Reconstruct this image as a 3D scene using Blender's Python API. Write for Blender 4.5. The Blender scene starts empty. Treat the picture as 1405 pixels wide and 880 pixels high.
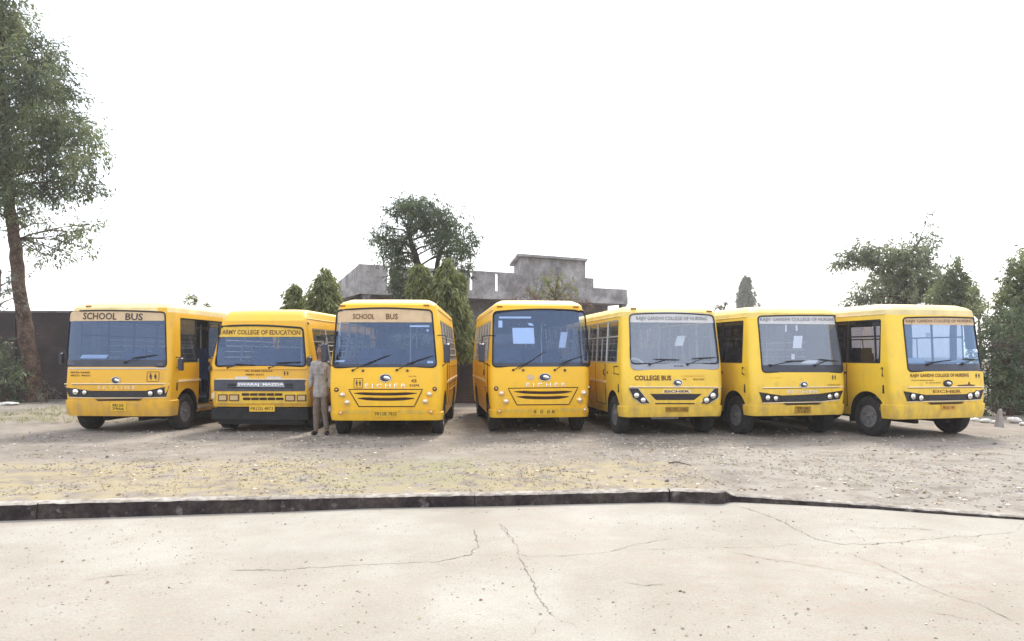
import bpy, bmesh, math, random
import numpy as np
from mathutils import Vector, Matrix
from math import sin, cos, pi, radians as R, sqrt, atan2, floor

random.seed(7)
rng = np.random.default_rng(7)
sc = bpy.context.scene
COL = sc.collection

# ------------------------------------------------------------------ camera
CAMZ = 1.6
FPX = 1015.0            # focal length in photo pixels (photo 1405 wide)
CX, HY = 702.5, 486.0   # principal column, horizon row
cam_d = bpy.data.cameras.new('camera')
cam = bpy.data.objects.new('camera', cam_d)
COL.objects.link(cam)
cam.location = (0, 0, CAMZ)
cam.rotation_euler = (R(90), 0, 0)
cam_d.sensor_width = 36.0
cam_d.lens = 36.0 * FPX / 1405.0
cam_d.shift_y = (HY - 440.0) / 1405.0
cam_d.clip_start = 0.1
cam_d.clip_end = 3000
sc.camera = cam

# ------------------------------------------------------------------ world, sun
SUN_EL, SUN_AZ = R(52), R(14)       # azimuth from +Y towards +X
w = bpy.data.worlds.new('World'); sc.world = w; w.use_nodes = True
nt = w.node_tree; nt.nodes.clear()
out = nt.nodes.new('ShaderNodeOutputWorld')
bg = nt.nodes.new('ShaderNodeBackground'); bg.inputs['Strength'].default_value = 0.15
sky = nt.nodes.new('ShaderNodeTexSky'); sky.sky_type = 'NISHITA'
sky.sun_disc = False; sky.sun_elevation = SUN_EL; sky.sun_rotation = SUN_AZ
sky.dust_density = 3.0; sky.air_density = 1.2; sky.ozone_density = 1.0
hz = nt.nodes.new('ShaderNodeMixRGB'); hz.blend_type = 'MIX'; hz.inputs[0].default_value = 0.6
hz.inputs[2].default_value = (9.0, 9.2, 9.6, 1)       # the bright milky overcast veil
nt.links.new(sky.outputs[0], hz.inputs[1]); nt.links.new(hz.outputs[0], bg.inputs['Color'])
nt.links.new(bg.outputs[0], out.inputs[0])
sd = bpy.data.lights.new('sun', 'SUN'); sd.energy = 2.4; sd.angle = R(11); sd.color = (1.0, 0.93, 0.82)
so = bpy.data.objects.new('sun', sd); COL.objects.link(so)
sdir = Vector((sin(SUN_AZ) * cos(SUN_EL), cos(SUN_AZ) * cos(SUN_EL), sin(SUN_EL)))
so.rotation_euler = (-sdir).to_track_quat('-Z', 'Y').to_euler(); so.location = sdir * 40
sc.view_settings.view_transform = 'Standard'; sc.view_settings.look = 'None'
sc.view_settings.gamma = 1.0; sc.view_settings.use_curve_mapping = False
sc.view_settings.exposure = 0.78
sc.cycles.max_bounces = 8; sc.cycles.transparent_max_bounces = 24
sc.cycles.volume_bounces = 1

# ------------------------------------------------------------------ helpers
def tag(o, label=None, cat=None, group=None, kind=None):
    if label: o['label'] = label
    if cat: o['category'] = cat
    if group: o['group'] = group
    if kind: o['kind'] = kind
    return o

def empty(name, loc=(0, 0, 0), rz=0.0):
    o = bpy.data.objects.new(name, None); COL.objects.link(o)
    o.location = loc; o.rotation_euler = (0, 0, rz); o.empty_display_size = 0.2
    return o

def link(name, me, parent=None):
    o = bpy.data.objects.new(name, me); COL.objects.link(o)
    if parent is not None: o.parent = parent
    return o

def smooth_by_angle(me, ang=35):
    if not len(me.polygons): return
    bm = bmesh.new(); bm.from_mesh(me)
    a = R(ang)
    for f in bm.faces: f.smooth = True
    for e in bm.edges:
        e.smooth = len(e.link_faces) == 2 and e.calc_face_angle(0) < a
    bm.to_mesh(me); bm.free()

class MB:
    """collects primitives for ONE mesh object"""
    def __init__(s): s.v = []; s.f = []; s.m = []
    def add(s, vs, fs, m=0):
        b = len(s.v); s.v += [tuple(p) for p in vs]
        for f in fs: s.f.append(tuple(b + i for i in f)); s.m.append(m)
        return s
    def box(s, c, d, m=0, rot=None):
        hx, hy, hz_ = d[0] / 2, d[1] / 2, d[2] / 2
        P = [Vector((x, y, z)) for x in (-hx, hx) for y in (-hy, hy) for z in (-hz_, hz_)]
        if rot is not None: P = [rot @ p for p in P]
        c = Vector(c)
        return s.add([p + c for p in P], [(0, 1, 3, 2), (4, 6, 7, 5), (0, 4, 5, 1), (2, 3, 7, 6), (0, 2, 6, 4), (1, 5, 7, 3)], m)
    def tube(s, pts, rad, n=8, m=0, caps=True, closed=False):
        pts = [Vector(p) for p in pts]; N = len(pts)
        if not hasattr(rad, '__len__'): rad = [rad] * N
        vs = []; ref = None
        for i, p in enumerate(pts):
            if closed: t = pts[(i + 1) % N] - pts[i - 1]
            else: t = pts[min(i + 1, N - 1)] - pts[max(i - 1, 0)]
            t = t.normalized() if t.length > 1e-9 else Vector((0, 0, 1))
            if ref is None:
                ref = Vector((0, 0, 1)) if abs(t.z) < 0.9 else Vector((1, 0, 0))
            u = (ref - t * ref.dot(t))
            u = u.normalized() if u.length > 1e-6 else t.orthogonal().normalized()
            ref = u; w_ = t.cross(u)
            for k in range(n):
                a = 2 * pi * k / n
                vs.append(p + (u * cos(a) + w_ * sin(a)) * rad[i])
        fs = []
        for i in range(N if closed else N - 1):
            j = (i + 1) % N
            for k in range(n):
                k2 = (k + 1) % n
                fs.append((i * n + k, i * n + k2, j * n + k2, j * n + k))
        if caps and not closed:
            fs.append(tuple(range(n - 1, -1, -1))); fs.append(tuple((N - 1) * n + k for k in range(n)))
        return s.add(vs, fs, m)
    def lathe(s, prof, c, axis='x', n=24, m=0):
        """prof: (radius, offset along axis) pairs"""
        vs = []; fs = []
        for (r, o) in prof:
            for k in range(n):
                a = 2 * pi * k / n; q = (r * cos(a), r * sin(a))
                p = (o, q[0], q[1]) if axis == 'x' else ((q[0], o, q[1]) if axis == 'y' else (q[0], q[1], o))
                vs.append((p[0] + c[0], p[1] + c[1], p[2] + c[2]))
        for i in range(len(prof) - 1):
            for k in range(n):
                k2 = (k + 1) % n
                fs.append((i * n + k, i * n + k2, (i + 1) * n + k2, (i + 1) * n + k))
        if prof[0][0] > 1e-5: fs.append(tuple(range(n - 1, -1, -1)))
        if prof[-1][0] > 1e-5: fs.append(tuple((len(prof) - 1) * n + k for k in range(n)))
        return s.add(vs, fs, m)
    def grid(s, rows, m=0):
        n = len(rows[0]); vs = [p for r in rows for p in r]
        fs = [(i * n + j, i * n + j + 1, (i + 1) * n + j + 1, (i + 1) * n + j) for i in range(len(rows) - 1) for j in range(n - 1)]
        return s.add(vs, fs, m)
    def mesh(s, name, mats):
        me = bpy.data.meshes.new(name); me.from_pydata(s.v, [], s.f)
        for m in (mats if isinstance(mats, (list, tuple)) else [mats]): me.materials.append(m)
        me.polygons.foreach_set('material_index', s.m); me.update()
        return me
    def build(s, name, mats, parent=None, smooth=35, fix=True):
        me = s.mesh(name, mats)
        if fix:
            bm = bmesh.new(); bm.from_mesh(me)
            bmesh.ops.remove_doubles(bm, verts=bm.verts, dist=1e-5)
            bmesh.ops.recalc_face_normals(bm, faces=bm.faces); bm.to_mesh(me); bm.free()
        if smooth: smooth_by_angle(me, smooth)
        return link(name, me, parent)

def at(px, py, Y):
    """world point seen at photo pixel px,py at depth Y"""
    return Vector(((px - CX) / FPX * Y, Y, CAMZ + (HY - py) / FPX * Y))

def interp(keys, x):
    if x <= keys[0][0]: return keys[0][1]
    for (a, va), (b, vb) in zip(keys, keys[1:]):
        if x <= b: return va + (vb - va) * (x - a) / (b - a)
    return keys[-1][1]

# ------------------------------------------------------------------ materials
def principled(name):
    m = bpy.data.materials.new(name); m.use_nodes = True
    return m, m.node_tree, m.node_tree.nodes['Principled BSDF']

def mat(name, c, rough=0.5, metal=0.0, vary=0.0, scale=6.0, c2=None, bump=0.0, bscale=40.0, coat=0.0, spec=None):
    m, t, b = principled(name)
    b.inputs['Base Color'].default_value = (*c, 1); b.inputs['Roughness'].default_value = rough
    b.inputs['Metallic'].default_value = metal
    if spec is not None: b.inputs['Specular IOR Level'].default_value = spec
    if coat: b.inputs['Coat Weight'].default_value = coat; b.inputs['Coat Roughness'].default_value = 0.12
    geo = t.nodes.new('ShaderNodeNewGeometry')
    if vary or c2:
        n = t.nodes.new('ShaderNodeTexNoise'); n.inputs['Scale'].default_value = scale; n.inputs['Detail'].default_value = 5
        t.links.new(geo.outputs['Position'], n.inputs['Vector'])
        rp = t.nodes.new('ShaderNodeValToRGB')
        c2 = c2 or tuple(max(0, x * (1 - vary)) for x in c)
        rp.color_ramp.elements[0].position = 0.36; rp.color_ramp.elements[1].position = 0.62
        rp.color_ramp.elements[0].color = (*c2, 1); rp.color_ramp.elements[1].color = (*c, 1)
        t.links.new(n.outputs['Fac'], rp.inputs[0]); t.links.new(rp.outputs[0], b.inputs['Base Color'])
    if bump:
        n2 = t.nodes.new('ShaderNodeTexNoise'); n2.inputs['Scale'].default_value = bscale; n2.inputs['Detail'].default_value = 6
        t.links.new(geo.outputs['Position'], n2.inputs['Vector'])
        bp = t.nodes.new('ShaderNodeBump'); bp.inputs['Strength'].default_value = bump; bp.inputs['Distance'].default_value = 0.02
        t.links.new(n2.outputs['Fac'], bp.inputs['Height']); t.links.new(bp.outputs[0], b.inputs['Normal'])
    return m

def paint(name, c, dust=(0.55, 0.42, 0.22), amount=0.5, rough=0.38):
    """bus enamel with patchy road dust, heavier towards the skirt"""
    m, t, b = principled(name)
    b.inputs['Coat Weight'].default_value = 0.10; b.inputs['Coat Roughness'].default_value = 0.2
    b.inputs['Roughness'].default_value = rough
    tc = t.nodes.new('ShaderNodeTexCoord')
    n = t.nodes.new('ShaderNodeTexNoise'); n.inputs['Scale'].default_value = 2.2; n.inputs['Detail'].default_value = 8; n.inputs['Roughness'].default_value = 0.65
    t.links.new(tc.outputs['Object'], n.inputs['Vector'])
    sp = t.nodes.new('ShaderNodeSeparateXYZ'); t.links.new(tc.outputs['Object'], sp.inputs[0])
    zr = t.nodes.new('ShaderNodeMapRange'); zr.inputs[1].default_value = 0.3; zr.inputs[2].default_value = 1.1
    zr.inputs[3].default_value = 0.75; zr.inputs[4].default_value = 0.25
    t.links.new(sp.outputs['Z'], zr.inputs[0])
    nr = t.nodes.new('ShaderNodeMapRange'); nr.inputs[1].default_value = 0.38; nr.inputs[2].default_value = 0.68
    t.links.new(n.outputs['Fac'], nr.inputs[0])
    mu = t.nodes.new('ShaderNodeMath'); mu.operation = 'MULTIPLY'
    t.links.new(zr.outputs[0], mu.inputs[0]); t.links.new(nr.outputs[0], mu.inputs[1])
    m2 = t.nodes.new('ShaderNodeMath'); m2.operation = 'MULTIPLY'; m2.inputs[1].default_value = amount
    t.links.new(mu.outputs[0], m2.inputs[0])
    mx = t.nodes.new('ShaderNodeMixRGB'); mx.inputs[1].default_value = (*c, 1); mx.inputs[2].default_value = (*dust, 1)
    t.links.new(m2.outputs[0], mx.inputs[0])
    # splashed mud and runs low on the panels
    mp = t.nodes.new('ShaderNodeMapping'); mp.inputs['Scale'].default_value = (5, 5, 2.2); t.links.new(tc.outputs['Object'], mp.inputs['Vector'])
    n4 = t.nodes.new('ShaderNodeTexNoise'); n4.inputs['Scale'].default_value = 1.4; n4.inputs['Detail'].default_value = 7; t.links.new(mp.outputs[0], n4.inputs['Vector'])
    z4 = t.nodes.new('ShaderNodeMapRange'); z4.inputs[1].default_value = 0.35; z4.inputs[2].default_value = 1.25; z4.inputs[3].default_value = .30; z4.inputs[4].default_value = 0.0
    t.links.new(sp.outputs['Z'], z4.inputs[0])
    a4 = t.nodes.new('ShaderNodeMath'); t.links.new(n4.outputs['Fac'], a4.inputs[0]); t.links.new(z4.outputs[0], a4.inputs[1])
    r4 = t.nodes.new('ShaderNodeMapRange'); r4.inputs[1].default_value = 0.60; r4.inputs[2].default_value = 0.95; r4.inputs[4].default_value = amount * .5
    t.links.new(a4.outputs[0], r4.inputs[0])
    x4 = t.nodes.new('ShaderNodeMixRGB'); x4.inputs[2].default_value = (.26, .17, .09, 1); t.links.new(r4.outputs[0], x4.inputs[0]); t.links.new(mx.outputs[0], x4.inputs[1])
    t.links.new(x4.outputs[0], b.inputs['Base Color'])
    rr = t.nodes.new('ShaderNodeMapRange'); rr.inputs[3].default_value = rough; rr.inputs[4].default_value = 0.75
    t.links.new(m2.outputs[0], rr.inputs[0]); t.links.new(rr.outputs[0], b.inputs['Roughness'])
    n3 = t.nodes.new('ShaderNodeTexNoise'); n3.inputs['Scale'].default_value = 3.0; n3.inputs['Detail'].default_value = 1
    t.links.new(tc.outputs['Object'], n3.inputs['Vector'])
    bp = t.nodes.new('ShaderNodeBump'); bp.inputs['Strength'].default_value = 0.12; bp.inputs['Distance'].default_value = 0.03
    t.links.new(n3.outputs['Fac'], bp.inputs['Height']); t.links.new(bp.outputs[0], b.inputs['Normal'])
    return m

def glass(name, tint, refl, base=0.22, rough=0.04, film=0.0, filmc=(0.3, 0.33, 0.38)):
    """tinted pane: see-through part, mirror part, thin diffuse film, sky-blue on some windscreens"""
    m = bpy.data.materials.new(name); m.use_nodes = True; t = m.node_tree; t.nodes.clear()
    o = t.nodes.new('ShaderNodeOutputMaterial')
    tr = t.nodes.new('ShaderNodeBsdfTransparent'); tr.inputs[0].default_value = (*tint, 1)
    gl = t.nodes.new('ShaderNodeBsdfGlossy'); gl.inputs[0].default_value = (*refl, 1); gl.inputs['Roughness'].default_value = rough
    lw = t.nodes.new('ShaderNodeLayerWeight'); pw = t.nodes.new('ShaderNodeMath'); pw.operation = 'POWER'; pw.inputs[1].default_value = 5
    t.links.new(lw.outputs['Facing'], pw.inputs[0])
    ad = t.nodes.new('ShaderNodeMath'); ad.operation = 'MULTIPLY_ADD'; ad.inputs[1].default_value = .9; ad.inputs[2].default_value = base + .05; ad.use_clamp = True
    t.links.new(pw.outputs[0], ad.inputs[0])
    mx = t.nodes.new('ShaderNodeMixShader'); t.links.new(ad.outputs[0], mx.inputs[0])
    t.links.new(tr.outputs[0], mx.inputs[1]); t.links.new(gl.outputs[0], mx.inputs[2])
    last = mx
    if film:
        df = t.nodes.new('ShaderNodeBsdfDiffuse'); df.inputs[0].default_value = (*filmc, 1)
        n = t.nodes.new('ShaderNodeTexNoise'); n.inputs['Scale'].default_value = 2.5; n.inputs['Detail'].default_value = 6
        tc = t.nodes.new('ShaderNodeTexCoord'); t.links.new(tc.outputs['Object'], n.inputs['Vector'])
        mr = t.nodes.new('ShaderNodeMapRange'); mr.inputs[1].default_value = 0.3; mr.inputs[2].default_value = 0.7
        mr.inputs[3].default_value = film * 0.8; mr.inputs[4].default_value = film * 1.2
        t.links.new(n.outputs['Fac'], mr.inputs[0])
        m2 = t.nodes.new('ShaderNodeMixShader'); t.links.new(mr.outputs[0], m2.inputs[0])
        t.links.new(mx.outputs[0], m2.inputs[1]); t.links.new(df.outputs[0], m2.inputs[2]); last = m2
    t.links.new(last.outputs[0], o.inputs[0])
    return m

def leafmat(name, c, c2, trans=0.4, scale=1.2):
    m = bpy.data.materials.new(name); m.use_nodes = True; t = m.node_tree; t.nodes.clear()
    o = t.nodes.new('ShaderNodeOutputMaterial')
    geo = t.nodes.new('ShaderNodeNewGeometry')
    n = t.nodes.new('ShaderNodeTexNoise'); n.inputs['Scale'].default_value = scale; n.inputs['Detail'].default_value = 4
    t.links.new(geo.outputs['Position'], n.inputs['Vector'])
    rp = t.nodes.new('ShaderNodeValToRGB'); rp.color_ramp.elements[0].position = 0.42; rp.color_ramp.elements[1].position = 0.58
    rp.color_ramp.elements[0].color = (*c, 1); rp.color_ramp.elements[1].color = (*c2, 1)
    t.links.new(n.outputs['Fac'], rp.inputs[0])
    df = t.nodes.new('ShaderNodeBsdfDiffuse'); tl = t.nodes.new('ShaderNodeBsdfTranslucent')
    gl = t.nodes.new('ShaderNodeBsdfGlossy'); gl.inputs['Roughness'].default_value = 0.45; gl.inputs[0].default_value = (0.6, 0.6, 0.6, 1)
    t.links.new(rp.outputs[0], df.inputs[0]); t.links.new(rp.outputs[0], tl.inputs[0])
    mx = t.nodes.new('ShaderNodeMixShader'); mx.inputs[0].default_value = trans
    t.links.new(df.outputs[0], mx.inputs[1]); t.links.new(tl.outputs[0], mx.inputs[2])
    m2 = t.nodes.new('ShaderNodeMixShader'); m2.inputs[0].default_value = 0.06
    t.links.new(mx.outputs[0], m2.inputs[1]); t.links.new(gl.outputs[0], m2.inputs[2])
    t.links.new(m2.outputs[0], o.inputs[0])
    return m

M = dict(
    yellow=paint('enamel_golden_yellow', (0.87, 0.49, 0.003), (0.60, 0.37, 0.06), 0.5),
    yellow_ochre=paint('enamel_amber', (0.76, 0.41, 0.008), (0.46, 0.29, 0.09), 0.9),
    yellow_dull=paint('enamel_dusty_ochre', (0.72, 0.37, 0.02), (0.58, 0.38, 0.14), 0.8),
    yellow_pale=paint('enamel_lemon_faded', (0.85, 0.56, 0.04), (0.48, 0.31, 0.10), 0.95),
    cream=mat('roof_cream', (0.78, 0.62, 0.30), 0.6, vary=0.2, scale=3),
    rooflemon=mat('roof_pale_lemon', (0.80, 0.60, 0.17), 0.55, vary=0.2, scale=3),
    rubber=mat('black_rubber', (0.010, 0.010, 0.013), 0.7),
    tyre=mat('tyre_rubber', (0.011, 0.010, 0.012), 0.9, c2=(0.026, 0.023, 0.022), scale=12, bump=0.3, bscale=60),
    rim=mat('rim_grey_steel', (0.22, 0.22, 0.23), 0.55, metal=0.3, vary=0.5, scale=20),
    chassis=mat('chassis_black', (0.010, 0.010, 0.012), 0.9, c2=(0.02, 0.018, 0.018), scale=8),
    blackgloss=mat('black_plastic_gloss', (0.012, 0.011, 0.014), 0.25),
    darkgrey=mat('dark_slate_panel', (0.045, 0.052, 0.075), 0.45, vary=0.3, scale=10),
    cowl=mat('cowl_navy_black', (0.035, 0.042, 0.07), 0.35, vary=0.3, scale=5),
    cowlgrey=mat('cowl_light_grey', (0.30, 0.32, 0.38), 0.45),
    chrome=mat('chrome', (0.75, 0.75, 0.75), 0.18, metal=1.0),
    alu=mat('aluminium_frame', (0.55, 0.54, 0.52), 0.45, metal=0.4),
    steel_rod=mat('white_guard_bar', (0.62, 0.60, 0.56), 0.5),
    interior=mat('interior_grey_panel', (0.24, 0.25, 0.27), 0.7, vary=0.2, scale=5),
    seat=mat('seat_blue_rexine', (0.035, 0.05, 0.11), 0.5, vary=0.3, scale=10),
    dash=mat('dash_grey', (0.16, 0.17, 0.19), 0.6),
    whitepaper=mat('white_paper', (0.85, 0.85, 0.84), 0.8),
    strip_beige=mat('strip_beige', (0.60, 0.44, 0.27), 0.6, vary=0.12, scale=8),
    strip_yellow=mat('strip_yellow', (0.72, 0.46, 0.05), 0.6, vary=0.15, scale=10),
    strip_white=mat('strip_white', (0.58, 0.58, 0.60), 0.6, vary=0.1, scale=8),
    ink=mat('ink_dark', (0.035, 0.025, 0.03), 0.6),
    inkbrown=mat('ink_brown', (0.14, 0.05, 0.012), 0.6),
    inkgrey=mat('ink_grey', (0.16, 0.17, 0.19), 0.6),
    slot=mat('slot_brown_black', (0.035, 0.014, 0.006), 0.8),
    plate=mat('plate_yellow', (0.80, 0.50, 0.03), 0.5, vary=0.15, scale=20),
    platedark=mat('plate_worn', (0.42, 0.24, 0.015), 0.6, vary=0.3, scale=20),
    lamp=mat('lamp_lens', (0.80, 0.78, 0.74), 0.12, metal=0.7),
    lampwarm=mat('lamp_reflector_warm', (0.72, 0.56, 0.34), 0.2, metal=0.6),
    amber=mat('amber_lens', (0.28, 0.10, 0.01), 0.25),
    trimpale=mat('pale_trim', (0.78, 0.64, 0.42), 0.45),
    skin=mat('skin_brown', (0.20, 0.10, 0.06), 0.55),
    khaki=mat('cloth_grey_khaki', (0.34, 0.315, 0.305), 0.9, vary=0.25, scale=14, bump=0.4, bscale=30),
    khaki2=mat('cloth_khaki_trousers', (0.19, 0.145, 0.115), 0.9, vary=0.25, scale=12, bump=0.4, bscale=25),
    black=mat('black_leather', (0.015, 0.013, 0.013), 0.4),
    hair=mat('black_hair', (0.012, 0.010, 0.010), 0.6),
)
M['windscreen'] = glass('windscreen_blue', (0.66, 0.78, 0.98), (0.44, 0.58, 0.88), 0.08, film=0.04, filmc=(0.16, 0.24, 0.42))  # blue of the reflected sky put into tint, gloss and film colours
M['windscreen_hazy'] = glass('windscreen_milky', (0.82, 0.86, 0.94), (0.75, 0.84, 1.0), 0.11, film=0.20, filmc=(0.50, 0.54, 0.62))
M['windscreen_sky'] = glass('windscreen_sky', (0.58, 0.70, 0.86), (0.36, 0.50, 0.76), 0.22, film=0.20, filmc=(0.18, 0.26, 0.38))  # stronger sky reflection painted in through the blue film
M['pane'] = glass('side_pane', (0.62, 0.62, 0.64), (0.8, 0.85, 0.9), 0.05, film=0.08)
M['pane_dark'] = glass('side_pane_smoked', (0.30, 0.29, 0.32), (0.7, 0.75, 0.85), 0.05, film=0.10, filmc=(0.10, 0.09, 0.10))
M['mirror'] = mat('mirror_back_dark', (0.03, 0.03, 0.05), 0.4)

# ------------------------------------------------------------------ buses
def text_mesh(s, bold=0.0):
    c = bpy.data.curves.new('lettering', 'FONT'); c.body = s; c.size = 1.0; c.offset = bold; c.resolution_u = 2
    o = bpy.data.objects.new('lettering', c); COL.objects.link(o)
    bpy.context.view_layer.update()
    me = bpy.data.meshes.new_from_object(o.evaluated_get(bpy.context.evaluated_depsgraph_get()))
    bpy.data.objects.remove(o)
    vs = [tuple(v.co) for v in me.vertices]; fs = [tuple(p.vertices) for p in me.polygons]
    bpy.data.meshes.remove(me)
    return vs, fs

def bool_diff(me, cutters):
    o = link('shell_work', me); os_ = []
    for c in cutters:
        co = link('cutter_work', c); os_.append(co)
        md = o.modifiers.new('cut', 'BOOLEAN'); md.operation = 'DIFFERENCE'; md.solver = 'EXACT'; md.object = co
    bpy.context.view_layer.update()
    r = bpy.data.meshes.new_from_object(o.evaluated_get(bpy.context.evaluated_depsgraph_get()))
    for q in os_ + [o]:
        d = q.data; bpy.data.objects.remove(q); bpy.data.meshes.remove(d)
    return r

_tyre = {}
def wheel_meshes(r, wd):
    k = (r, wd)
    if k not in _tyre:
        h = wd / 2
        t = MB(); t.lathe([(r * .56, -h * .9), (r * .62, -h), (r * .86, -h), (r * .96, -h * .85), (r, -h * .55), (r, h * .55), (r * .96, h * .85), (r * .86, h), (r * .62, h), (r * .56, h * .9), (r * .56, -h * .9)], (0, 0, 0), 'x', 48)
        for i in range(0):     # tread lugs
            a = 2 * pi * i / 40
            for sx in (-.3, .3):
                t.box((sx * wd, cos(a) * r, sin(a) * r), (wd * .34, .03, .003), 0, Matrix.Rotation(a - pi / 2, 3, 'X'))
        tm = t.mesh('tyre', M['tyre']); smooth_by_angle(tm, 40)
        q = MB(); q.lathe([(r * .57, h * .85), (r * .54, h * .9), (r * .52, h * .35), (r * .40, h * .15), (r * .30, h * .45), (r * .2, h * .5), (0.0, h * .5)], (0, 0, 0), 'x', 28)
        q.lathe([(r * .56, -h * .85), (r * .5, -h * .2), (0.0, -h * .2)], (0, 0, 0), 'x', 28)
        for i in range(8):
            a = 2 * pi * i / 8 + .2
            q.lathe([(.022, h * .15), (.022, h * .32), (0, h * .32)], (0, cos(a) * r * .46, sin(a) * r * .46), 'x', 8, 1)
        qm = q.mesh('rim', [M['rim'], M['rubber']]); smooth_by_angle(qm, 40)
        u = MB(); u.lathe([(r * .17, h * .4), (r * .15, h * .95), (r * .09, h * 1.05), (0, h * 1.05)], (0, 0, 0), 'x', 16)
        for i in range(6):
            a = 2 * pi * i / 6
            u.lathe([(.016, h * .5), (.016, h * .75), (0, h * .75)], (0, cos(a) * r * .25, sin(a) * r * .25), 'x', 6)
        um = u.mesh('hub', M['rim']); smooth_by_angle(um, 40)
        _tyre[k] = (tm, qm, um)
    return _tyre[k]

def seat_mesh():
    s = MB()
    for (c, d) in (((0, 0, .42), (.84, .42, .12)), ((0, .22, .72), (.84, .10, .56)), ((-.3, .1, .18), (.04, .3, .36)), ((.3, .1, .18), (.04, .3, .36)), ((-.21, .22, 1.04), (.30, .08, .14)), ((.21, .22, 1.04), (.30, .08, .14))):
        s.box(c, d)
    me = s.mesh('seat', M['seat']); bm = bmesh.new(); bm.from_mesh(me)
    bmesh.ops.bevel(bm, geom=bm.edges[:], offset=.018, segments=2, affect='EDGES'); bm.to_mesh(me); bm.free()
    smooth_by_angle(me, 50); return me
SEAT = seat_mesh()

class Bus:
    def __init__(b, name, X, Y, yaw, W, H, L, zb, label, col, roof, glassm, taper=0.90, rake=0.20, yr=0.0, roof_from=None, dome=0.0):
        b.root = empty(name, (X, Y, 0), yaw); b.X, b.Y, b.yaw = X, Y, yaw
        tag(b.root, label, 'bus', 'yellow buses parked in a row')
        b.W, b.H, b.L, b.zb = W, H, L, zb; h = W / 2; b.h = h; b.rf = 0.12; b.bulge = 0.05
        zt = H - 0.20 - dome
        b.hk = [(zb, h * .955), (zb + .3, h * .985), (1.0, h), (1.38, h), (zt - .05, h * taper), (zt + .05, h * (taper - .015)), (H - .09, h * (taper - .07)), (H - .035, h * (taper - .18)), (H, h * (taper - .42))]
        b.yk = [(zb, .035), (zb + .2, .0), (1.0, .0), (1.32, .03), (zt - .05, .03 + rake), (zt + .05, .05 + rake), (H - .09, .12 + rake + dome), (H - .035, .28 + rake + dome * 1.5), (H, .75 + rake + dome * 1.5)]
        b.levels = sorted({zb, zb + .1, zb + .3, .8, 1.0, 1.2, 1.38, 1.6, 1.85, 2.1, zt - .05, zt + .05, (zt + H - .04) / 2, H - .09, H - .06, H - .035, H - .012, H})
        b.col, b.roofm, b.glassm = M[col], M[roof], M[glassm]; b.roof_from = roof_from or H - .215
        b.cut = []
    def hw(b, z): return interp(b.hk, z)
    def y0(b, z): return interp(b.yk, z)
    def F(b, x, z):
        hw = b.hw(z); a = min(abs(x), hw - 1e-4); y = b.y0(z) + b.bulge * (a / hw) ** 2
        q = a - (hw - b.rf)
        if q > 0: y += b.rf - sqrt(max(0, b.rf ** 2 - q * q))
        return y
    def P(b, px, py):
        """photo pixel -> (x, z) on this bus's front skin"""
        c, s = cos(-b.yaw), sin(-b.yaw)
        ox, oy = -b.X, -b.Y; ox, oy = ox * c - oy * s, ox * s + oy * c
        dx, dy = (px - CX) / FPX, 1.0; dx, dy = dx * c - dy * s, dx * s + dy * c
        dz = (HY - py) / FPX; yy = .05
        for _ in range(6):
            t = (yy - oy) / dy; x, z = ox + dx * t, CAMZ + dz * t; yy = b.F(x, z)
        return x, z
    def ring(b, z, ins=0.0, full=True):
        hw = b.hw(z) - ins; rf = max(.03, b.rf - ins); y0 = b.y0(z) + ins; L = b.L - ins - (b.y0(z) * .35)
        bl = b.bulge; pts = []
        for i in range(11):
            x = -(hw - rf) + 2 * (hw - rf) * i / 10; pts.append((x, y0 + bl * (x / hw) ** 2))
        ye = y0 + bl * ((hw - rf) / hw) ** 2
        for i in range(1, 7):
            a = i / 6 * pi / 2; pts.append((hw - rf + rf * sin(a), ye + rf - rf * cos(a)))
        ys = ye + rf; rr = .14
        for i in range(1, 9): pts.append((hw, ys + (L - rr - ys) * i / 8))
        for i in range(1, 6):
            a = i / 5 * pi / 2; pts.append((hw - rr + rr * cos(a), L - rr + rr * sin(a)))
        for i in range(1, 6): pts.append((hw - rr - 2 * (hw - rr) * i / 5, L))
        for i in range(1, 6):
            a = i / 5 * pi / 2; pts.append((-(hw - rr) - rr * sin(a), L - rr + rr * cos(a)))
        for i in range(1, 9): pts.append((-hw, L - rr + (ys - L + rr) * i / 8))
        for i in range(1, 6):
            a = pi / 2 - i / 6 * pi / 2; pts.append((-(hw - rf) - rf * sin(a), ye + rf - rf * cos(a)))
        return pts
    def loft(b, levels, ins, mi):
        m = MB(); n = None; vs = []
        for (z, zz) in levels:
            r = b.ring(z, ins); n = len(r); vs += [(x, y, zz) for x, y in r]
        fs = []
        for i in range(len(levels) - 1):
            for k in range(n):
                k2 = (k + 1) % n; fs.append((i * n + k, i * n + k2, (i + 1) * n + k2, (i + 1) * n + k))
        fs.append(tuple(range(n - 1, -1, -1))); fs.append(tuple((len(levels) - 1) * n + k for k in range(n)))
        m.add(vs, fs, mi); return m
    def prism(b, poly, a0, a1, axis='y', mi=2):
        n = len(poly); m = MB()
        f = (lambda p, a: (p[0], a, p[1])) if axis == 'y' else (lambda p, a: (a, p[0], p[1]))
        m.add([f(p, a0) for p in poly] + [f(p, a1) for p in poly], [tuple(range(n)), tuple(range(2 * n - 1, n - 1, -1))] + [(i, i + n, (i + 1) % n + n, (i + 1) % n) for i in range(n)], mi)
        me = m.mesh('cutter', [b.col, M['interior'], M['rubber']])
        bm = bmesh.new(); bm.from_mesh(me); bmesh.ops.recalc_face_normals(bm, faces=bm.faces); bm.to_mesh(me); bm.free()
        return me
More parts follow.
